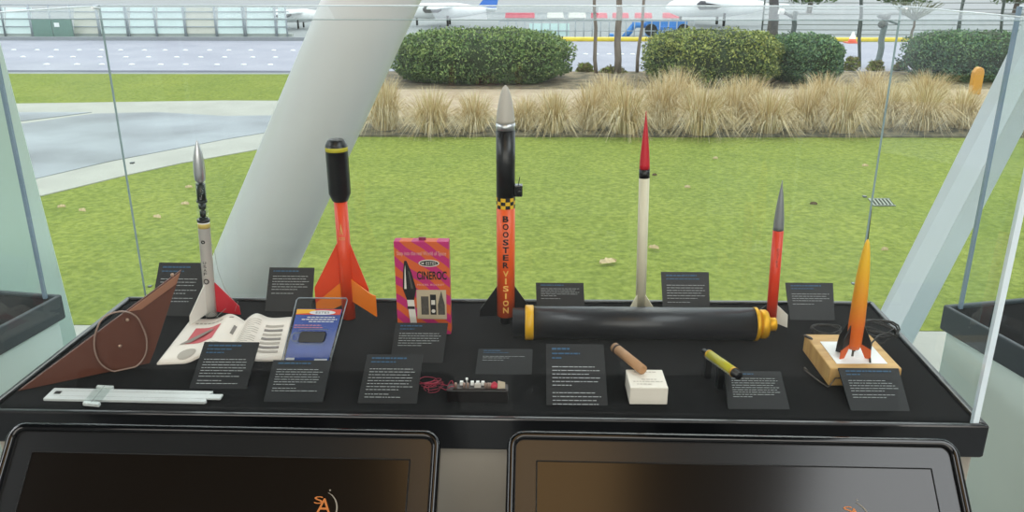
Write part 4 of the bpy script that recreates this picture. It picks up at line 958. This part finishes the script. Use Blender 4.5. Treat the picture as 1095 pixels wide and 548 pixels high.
# thin trunks and poles along the road
def pole(name, x0, y0, x1, y1, r, mt, label, cat, arm=None, r2=None):
    b = gnd(x0, y0); t = ony(x1, y1, b.y); d = (t-b)/(t.z-b.z)
    ztop = max(t.z, b.z+3.2) if y1 <= 2 else t.z; t = b+d*(ztop-b.z)
    root = thing(name, label, cat, b)
    mb = MB(); n_ = 8; mb.tube([b+(t-b)*i/n_+Vector((.02*math.sin(i*1.9+x0), 0, 0)) for i in range(n_+1)], [r*(1-.4*i/n_) if name != 'street_pole' else r for i in range(n_+1)], 10)
    mb.build('trunk' if name != 'street_pole' else 'pole', mt, root)
    return root, b, t
barkm = mat('grey_bark', '#8d8076', .9, c2='#6e645c', scale=6, stretch=(1, 1, .3))
for a in ((637, 80, 636, 0, .055, 'thin bare sapling on the left of the three behind the grass'), (660, 80, 662, 0, .10, 'thicker pale sapling trunk in the middle of three behind the grass'), (680.5, 79, 689, 0, .05, 'thin slanting sapling on the right of the three behind the grass')):
    r_, b, t = pole('sapling', a[0], a[1], a[2], a[3], a[4], barkm, a[5], 'tree')
dk = mat('dark_pole_metal', '#4c5450', .5, .3, var=.08); gy = mat('grey_pole_metal', '#7f8a88', .5, .3, var=.08)
pole('bare_tree', 826, 44, 828, -5, .22, mat('dark_bark', '#4d4c4b', .9, var=.2, scale=5), 'thick dark tree trunk above the junction of two hedges', 'tree')
r_, b, t = pole('street_pole', 847, 50, 850.5, 12, .09, dk, 'dark pole with a slanting arm above the dome hedge', 'pole')
MB().tube([ony(848, 19, b.y), ony(836, 12, b.y)], .05, 8).build('arm', dk, r_); MB().tube([ony(836, 12, b.y)+Vector((-.1, 0, 0)), ony(838, 13, b.y)], .11, 8).build('lamp_head', white, r_)
pole('street_pole', 918.5, 72, 921, 0, .045, dk, 'slim straight pole right of the dome hedge', 'pole')
r_, b, t = pole('street_pole', 939, 72, 947, 14, .085, gy, 'grey pole with camera heads behind the glass corner', 'pole')
for x, y, s_ in ((940, 17, 1), (947, 25, -1)):
    p = ony(x, y, b.y-.15); MB().lathe([(0, .07), (.28, .10), (.3, .06)], p, p+Vector((.2*s_, -.2, -.02)), 12).build('camera_head', mat('camera_grey', '#6d706e', .4, var=.2, scale=20), r_)
MB().tube([ony(938, 17, b.y-.1), ony(960, 26, b.y-.1)], .03, 6).build('arm', gy, r_)
r_, b, t = pole('sapling', 968, 72, 978, 22, .05, barkm, 'young tree with a flat crown of bare twigs left of the blue-green hedge', 'tree')
mb = MB(); rnd = random.Random(5)
for i in range(60): a = rnd.uniform(-1, 1); mb.tube([t, t+Vector((a*.35, rnd.uniform(-.2, .2), .18)), t+Vector((a*.75, rnd.uniform(-.4, .4), .42+rnd.uniform(0, .12)))], [.015, .012, .006], 4)
mb.build('twigs', mat('olive_twigs', '#6b7058', .9, var=.1), r_)
pole('street_pole', 1024, 40, 1031, -3, .05, dk, 'dark slanting fence post left of the top of the flat-sided column', 'post')
pole('street_pole', 1066, 84, 1074, -3, .035, dk, 'thin dark post in front of the blue-green hedge', 'post')

# yellow barrier, green strip, cone, wire fence
Yy = gnd(900, 45).y
a = ony(598, 45, Yy); b = ony(1150, 45, Yy)
mb = MB(); hb = ony(800, 42.8, Yy).z-GZ
mb.prism([(a.x, Yy), (b.x, Yy), (b.x, Yy+.4), (a.x, Yy+.4)], GZ, GZ+hb*2.1 if hb > 0 else GZ+.15)
YLW = mat('yellow_kerb', '#dcc23a', .6, var=.08, scale=2)
tag(mb.build('yellow_barrier', YLW, bevel=.05), 'long low yellow barrier across the far side of the road', 'barrier')
struct(MB().slab([ony(598, 49.5, YR1+.3)*1.0, Vector((b.x, YR1+.3, GZ+.02)), Vector((b.x, Yy, GZ+.02)), Vector((ony(850, 46, Yy).x, Yy, GZ+.02)), Vector((ony(850, 46, Yy).x, YR1+.3, GZ+.02))][1:], (0, 0, -.04)), 'grass_verge', mat('verge_grass', '#7c9c3e', .9, var=.15, scale=2))
c = gnd(911, 46.3); root = thing('traffic_cone', 'orange and white traffic cone by the yellow barrier', 'traffic cone', c); ch = ony(912, 34, c.y).z-c.z
MB().lathe([(0, .17), (ch*.4, .12), (ch*.4, .12), (ch*.95, .04), (ch, .03)], c, c+UPZ, 16, mis=[0, 1, 1, 1]).build('cone', [mat('cone_orange', '#e2694a', .5), mat('cone_white', '#f0eee8', .5)], root)
MB().box((c.x-.25, c.y-.25, c.z), (c.x+.25, c.y+.25, c.z+.05)).build('base', mat('cone_orange', '#e2694a'), root)
Yf = gnd(900, 42).y+.6
root = thing('wire_fence', 'long fence of thin horizontal wires beyond the yellow barrier', 'fence', Vector((12, Yf, GZ)))
mb = MB(); xa, xb = ony(815, 30, Yf).x, ony(1200, 30, Yf).x
for i, y in enumerate((-4, 3, 10, 15.5, 21, 26.5, 32, 37)): z = ony(950, y, Yf).z; mb.tube([(xa, Yf, z), (xb, Yf, z)], .018, 5)
mb.build('wires', mat('fence_wire', '#7e8580', .5, .4, var=.05), root)
for px in (815, 918, 1024, 1120):
    x = ony(px, 30, Yf).x; MB().tube([(x, Yf, GZ), (x, Yf, ony(px, -6, Yf).z)], .035, 8).build('post', dk, root)

# chain-link section with vertical rails in the middle
Yc = gnd(650, 42).y+.3
root = thing('site_fence', 'grey upright-rail fence panel behind the yellow barrier', 'fence', Vector((ony(640, 43, Yc).x, Yc, GZ))); mb = MB()
zt = ony(640, 22, Yc).z
for px in range(534, 742, 9): x = ony(px, 40, Yc).x; mb.tube([(x, Yc, GZ), (x, Yc, zt)], .022, 5)
for y in (22.5, 33, 42): z = ony(640, y, Yc).z; mb.tube([(ony(534, 30, Yc).x, Yc, z), (ony(742, 30, Yc).x, Yc, z)], .018, 5)
mb.build('rails', mat('pale_fence_metal', '#a6adb4', .5, .3, var=.05), root)
Q = Quad(*[ony(x, y, Yc+.08) for x, y in ((566, 38.5), (609, 38.5), (609, 25), (566, 25))]); mb = MB(); mb.slab([Q.pt(u, v) for u, v in ((0, 0), (1, 0), (1, 1), (0, 1))], (0, .03, 0)); mb.build('banner', mat('aqua_white_sheet', '#d9f2f0', .6, var=.04, scale=1), root)

# left privacy fence with mint panels
Yl = gnd(150, 42.5).y+.4
root = thing('privacy_fence', 'long metal fence with mint and beige cloth panels across the road', 'fence', Vector((ony(150, 42, Yl).x, Yl, GZ)))
mm = mat('mint_sheet', '#e6f5f2', .7, var=.04, scale=1); bb = mat('beige_sheet', '#dddcd0', .7, var=.04, scale=1)
pan = [(-60, -30, mm), (-26, 4, mm), (6, 33, mm), (79, 105, bb), (108, 135, mm), (139, 166, mm), (168.5, 198, mm), (199, 230, bb), (233, 260, mm), (264, 294, mm), (297, 306, mm)]
for a, b, mt in pan:
    q = [ony(a, 36, Yl), ony(b, 36, Yl), ony(b, 8, Yl), ony(a, 8, Yl)]; MB().slab(q, (0, .03, 0)).build('cloth_panel', mt, root)
mb = MB()
for px in [p_[0]-1 for p_ in pan]+[p_[1]+1 for p_ in pan]+[35, 56]:
    x = ony(px, 30, Yl).x; mb.tube([(x, Yl-.05, GZ), (x, Yl-.05, ony(px, 5, Yl).z)], .035, 6)
for y in (5, 12.5, 20, 28.5): z = ony(150, y, Yl).z; mb.tube([(ony(-60, 20, Yl).x, Yl-.05, z), (ony(310, 20, Yl).x, Yl-.05, z)], .022, 5)
mb.build('rails', mat('pale_fence_metal', '#a6adb4'), root)
MB().box((ony(-70, 40, Yl).x, Yl+.02, GZ), (ony(312, 40, Yl).x, Yl+.3, ony(150, 36, Yl).z)).build('plinth_wall', mat('fence_plinth', '#a7ada9', .8, var=.06, scale=1), root)
Yg = Yl-.5; q = [ony(x, y, Yg) for x, y in ((37, 42), (79, 42), (77, 21), (34, 21))]; zz = q[0].z; 
root = thing('green_panel', 'dark green double panel standing before the cloth fence', 'panel', Vector(((q[0].x+q[1].x)/2, Yg, GZ)))
GP = mat('dark_green_sheet', '#6e8a80', .6, var=.05)
xm = (q[0].x+q[1].x)/2
for a, b in ((q[0].x, xm-.02), (xm+.02, q[1].x)): MB().box((a, Yg, GZ), (b, Yg+.06, q[2].z)).build('leaf_panel', GP, root)
MB().box((q[0].x+.9, Yg-.02, q[2].z-.28), (q[0].x+1.1, Yg-.005, q[2].z-.12)).build('sign', dotm, root)

# barriers in a row (white and red)
for i, (a, b, c_, lb) in enumerate(((540, 572, 'r', 'dusty red barrier, the longest, above the long rounded hedge'), (585, 603, 'w', 'white road barrier right of the longest red one'), (608, 627, 'w', 'white road barrier left of the first short red one'), (632, 650, 'r', 'short red barrier crossed by the left sapling'), (655, 673, 'r', 'short red barrier crossed by the middle sapling'), (679, 698, 'r', 'short red barrier crossed by the right sapling'), (709, 727, 'r', 'short red barrier above the blue lift'))):
    Yb = gnd(650, 19.5).y; p, q = ony(a, 19.5, Yb), ony(b, 14, Yb)
    root = tag(MB().slab([(p.x, Yb, GZ), (q.x, Yb, GZ), (q.x-.03, Yb+.15, q.z), (p.x+.03, Yb+.15, q.z)], (0, .35, 0)).build('road_barrier', mat('barrier_red', '#d2475a', .6, var=.08) if c_ == 'r' else mat('barrier_white', '#e9e6de', .6, var=.03), bevel=.03), lb, 'barrier', 'row of red and white barriers on the airfield')

# blue boom lift
Yb = gnd(690, 42).y+2.2; blu = mat('lift_blue', '#3f86cf', .5, var=.06)
root = thing('boom_lift', 'blue boom lift parked behind the yellow barrier', 'lift', Vector((ony(705, 40, Yb).x, Yb, GZ)))
P = lambda x, y: ony(x, y, Yb)
def bar(x0, y0, x1, y1, r_, nm, mt=blu): MB().tube([P(x0, y0), P(x1, y1)], r_, 4).build(nm, mt, root)
bar(665, 42, 677, 27, .13, 'lower_boom'); bar(669, 42, 681, 27, .07, 'lower_boom'); bar(676, 26.5, 700, 27.5, .15, 'upper_boom'); bar(700, 28, 735, 30, .12, 'upper_boom')
MB().box((P(691, 40).x, Yb-.5, P(700, 41).z), (P(703, 40).x, Yb+.5, P(700, 29).z)).build('turret', blu, root, bevel=.04)
MB().box((P(703, 40).x, Yb-.5, P(720, 34).z), (P(735, 40).x, Yb+.5, P(720, 27.5).z)).build('engine_cover', mat('lift_deep_blue', '#3576c4', .5, var=.06), root, bevel=.04)
MB().box((P(652, 40).x, Yb-.2, P(655, 41).z), (P(656, 40).x, Yb+.2, P(655, 36).z)).build('control_box', blu, root, bevel=.02)
for x in (694, 728):
    p = P(x, 38); p.z = GZ+.25; MB().lathe([(0, .25), (.3, .25)], p-Vector((0, .6, 0)), p, 20).build('wheel', blk, root)
MB().box((P(690, 40).x, Yb-.4, GZ+.3), (P(732, 40).x, Yb+.4, GZ+.6)).build('chassis', blu, root)

# parked aircraft
def plane(px, py, scale, label, col_, tailc, seed):
    c = gnd(px, py); s = scale; root = thing('small_aircraft', label, 'aircraft', c); wh = mat('aircraft_white', '#eef0f0', .35, var=.02); tm = mat(tailc[0], tailc[1], .4)
    z = 1.1*s
    MB().lathe([(0, .05*s), (.25*s, .32*s), (.8*s, .55*s), (1.6*s, .62*s), (4.2*s, .6*s), (5.6*s, .4*s), (7.4*s, .12*s), (7.5*s, .03)], c+Vector((-3.6*s, 0, z)), c+Vector((4*s, 0, z+.1*s)), 24).build('fuselage', wh, root)
    MB().slab([c+Vector((x*s, y*s, z+.35*s)) for x, y in ((-1.2, -5), (-.5, -5), (.4, -.5), (.4, .5), (-.5, 5), (-1.2, 5), (-1.5, .5), (-1.5, -.5))], (0, 0, .12*s)).build('wing', wh, root)
    MB().slab([c+Vector((x*s, 0, zz_*s)) for x, zz_ in ((2.4, 1.5), (3.9, 1.3), (4.2, 2.8), (3.5, 2.8))], (0, .1*s, 0)).build('tail_fin', tm, root)
    MB().slab([c+Vector((x*s, y*s, 1.3*s)) for x, y in ((3, 0), (3.4, -1.5), (3.9, -1.5), (3.9, 1.5), (3.4, 1.5))], (0, 0, .07*s)).build('tailplane', wh, root)
    for y in (-1.6, 1.6): MB().lathe([(0, .1*s), (.2*s, .28*s), (1.2*s, .25*s), (1.5*s, .1*s)], c+Vector((-1.9*s, y*s, z+.2*s)), c+Vector((0, y*s, z+.2*s)), 16).build('engine', mat('engine_dark', '#3b3d44', .4, var=.1), root)
    for x, y in ((-2.6, 0), (0, -1), (0, 1)): MB().tube([c+Vector((x*s, y*s, 0)), c+Vector((x*s, y*s, z-.3*s))], .09*s, 8).build('landing_gear', blk, root)
plane(770, 27, .78, 'white aircraft parked beyond the flat-topped hedge', None, ('tail_grey', '#b9bdc0'), 1)
plane(480, 27, .62, 'small white aircraft with dark engines above the long rounded hedge', None, ('tail_blue', '#3a6fc0'), 2)
plane(322, 30, .5, 'small white aircraft left of the big white column', None, ('tail_grey', '#b9bdc0'), 3)
# hangar far off (its foot shows along the top of the picture)
def hangar(x0, x1, Y, H, label, c_):
    a, b = ony(x0, 5, Y), ony(x1, 5, Y); root = thing('hangar', label, 'building', Vector(((a.x+b.x)/2, Y, GZ)))
    MB().box((a.x, Y, GZ), (b.x, Y+20, GZ+H)).build('wall', c_, root)
    n_ = max(2, int((b.x-a.x)/9))
    for i in range(n_): w_ = (b.x-a.x)/n_; MB().box((a.x+w_*(i+.1), Y-.1, GZ), (a.x+w_*(i+.9), Y-.01, GZ+H*.75)).build('door_panel', mat('hangar_door', '#c3ccd2', .6, var=.04, scale=.5), root)
    MB().slab([(a.x, Y-.3, GZ+H), (b.x, Y-.3, GZ+H), (b.x, Y+10, GZ+H+2.5), (a.x, Y+10, GZ+H+2.5)], (0, 0, .3)).build('roof', mat('hangar_roof', '#9aa6ae', .6), root)
hangar(-100, 330, 110, 9, 'wide pale hangar far across the airfield at top left', mat('hangar_white', '#e2e6e6', .7, var=.03, scale=.3))
hangar(520, 640, 120, 8, 'pale hangar far across the airfield near the top centre', mat('hangar_white', '#e2e6e6'))
# trees beyond the fence on the right
def far_tree(px, py, w_, label, seed):
    rnd = random.Random(seed); c = gnd(px, py); root = thing('tree', label, 'tree', c, 'trees beyond the wire fence')
    MB().tube([c, c+Vector((.1, 0, 1.6)), c+Vector((0, .1, 3))], [.18, .14, .1], 8).build('trunk', barkm, root); mb = MB()
    for i in range(2500):
        d = Vector((rnd.gauss(0, 1), rnd.gauss(0, 1), rnd.gauss(0, 1))).normalized()*rnd.uniform(.6, 1); p = c+Vector((d.x*w_, d.y*w_, .5+w_*.8+d.z*w_*.95)); s_ = rnd.uniform(.1, .2)
        if p.z < c.z+.62: continue
        a_ = Vector((rnd.gauss(0, 1), rnd.gauss(0, 1), rnd.gauss(0, 1))).normalized(); b_ = a_.orthogonal().normalized()
        mb.add([p-a_*s_, p-b_*s_*.5, p+a_*s_, p+b_*s_*.5], [(0, 1, 2, 3)], rnd.choice((0, 1)))
    tag(mb.build('crown', [mat('tree_green', '#5c7440', .8, var=.1), mat('tree_green_dark', '#43582f', .8, var=.1)], root), kind='stuff')
far_tree(770, 14, 2.2, 'green tree crown at the top edge left of the thick dark trunk', 1); far_tree(865, 14, 2.2, 'green tree crown at the top edge above the pole with an arm', 2)
far_tree(965, 14, 2.3, 'green tree crown at the top edge above the young bare tree', 3); far_tree(1085, 14, 2.4, 'green tree crown in the top right corner', 4)
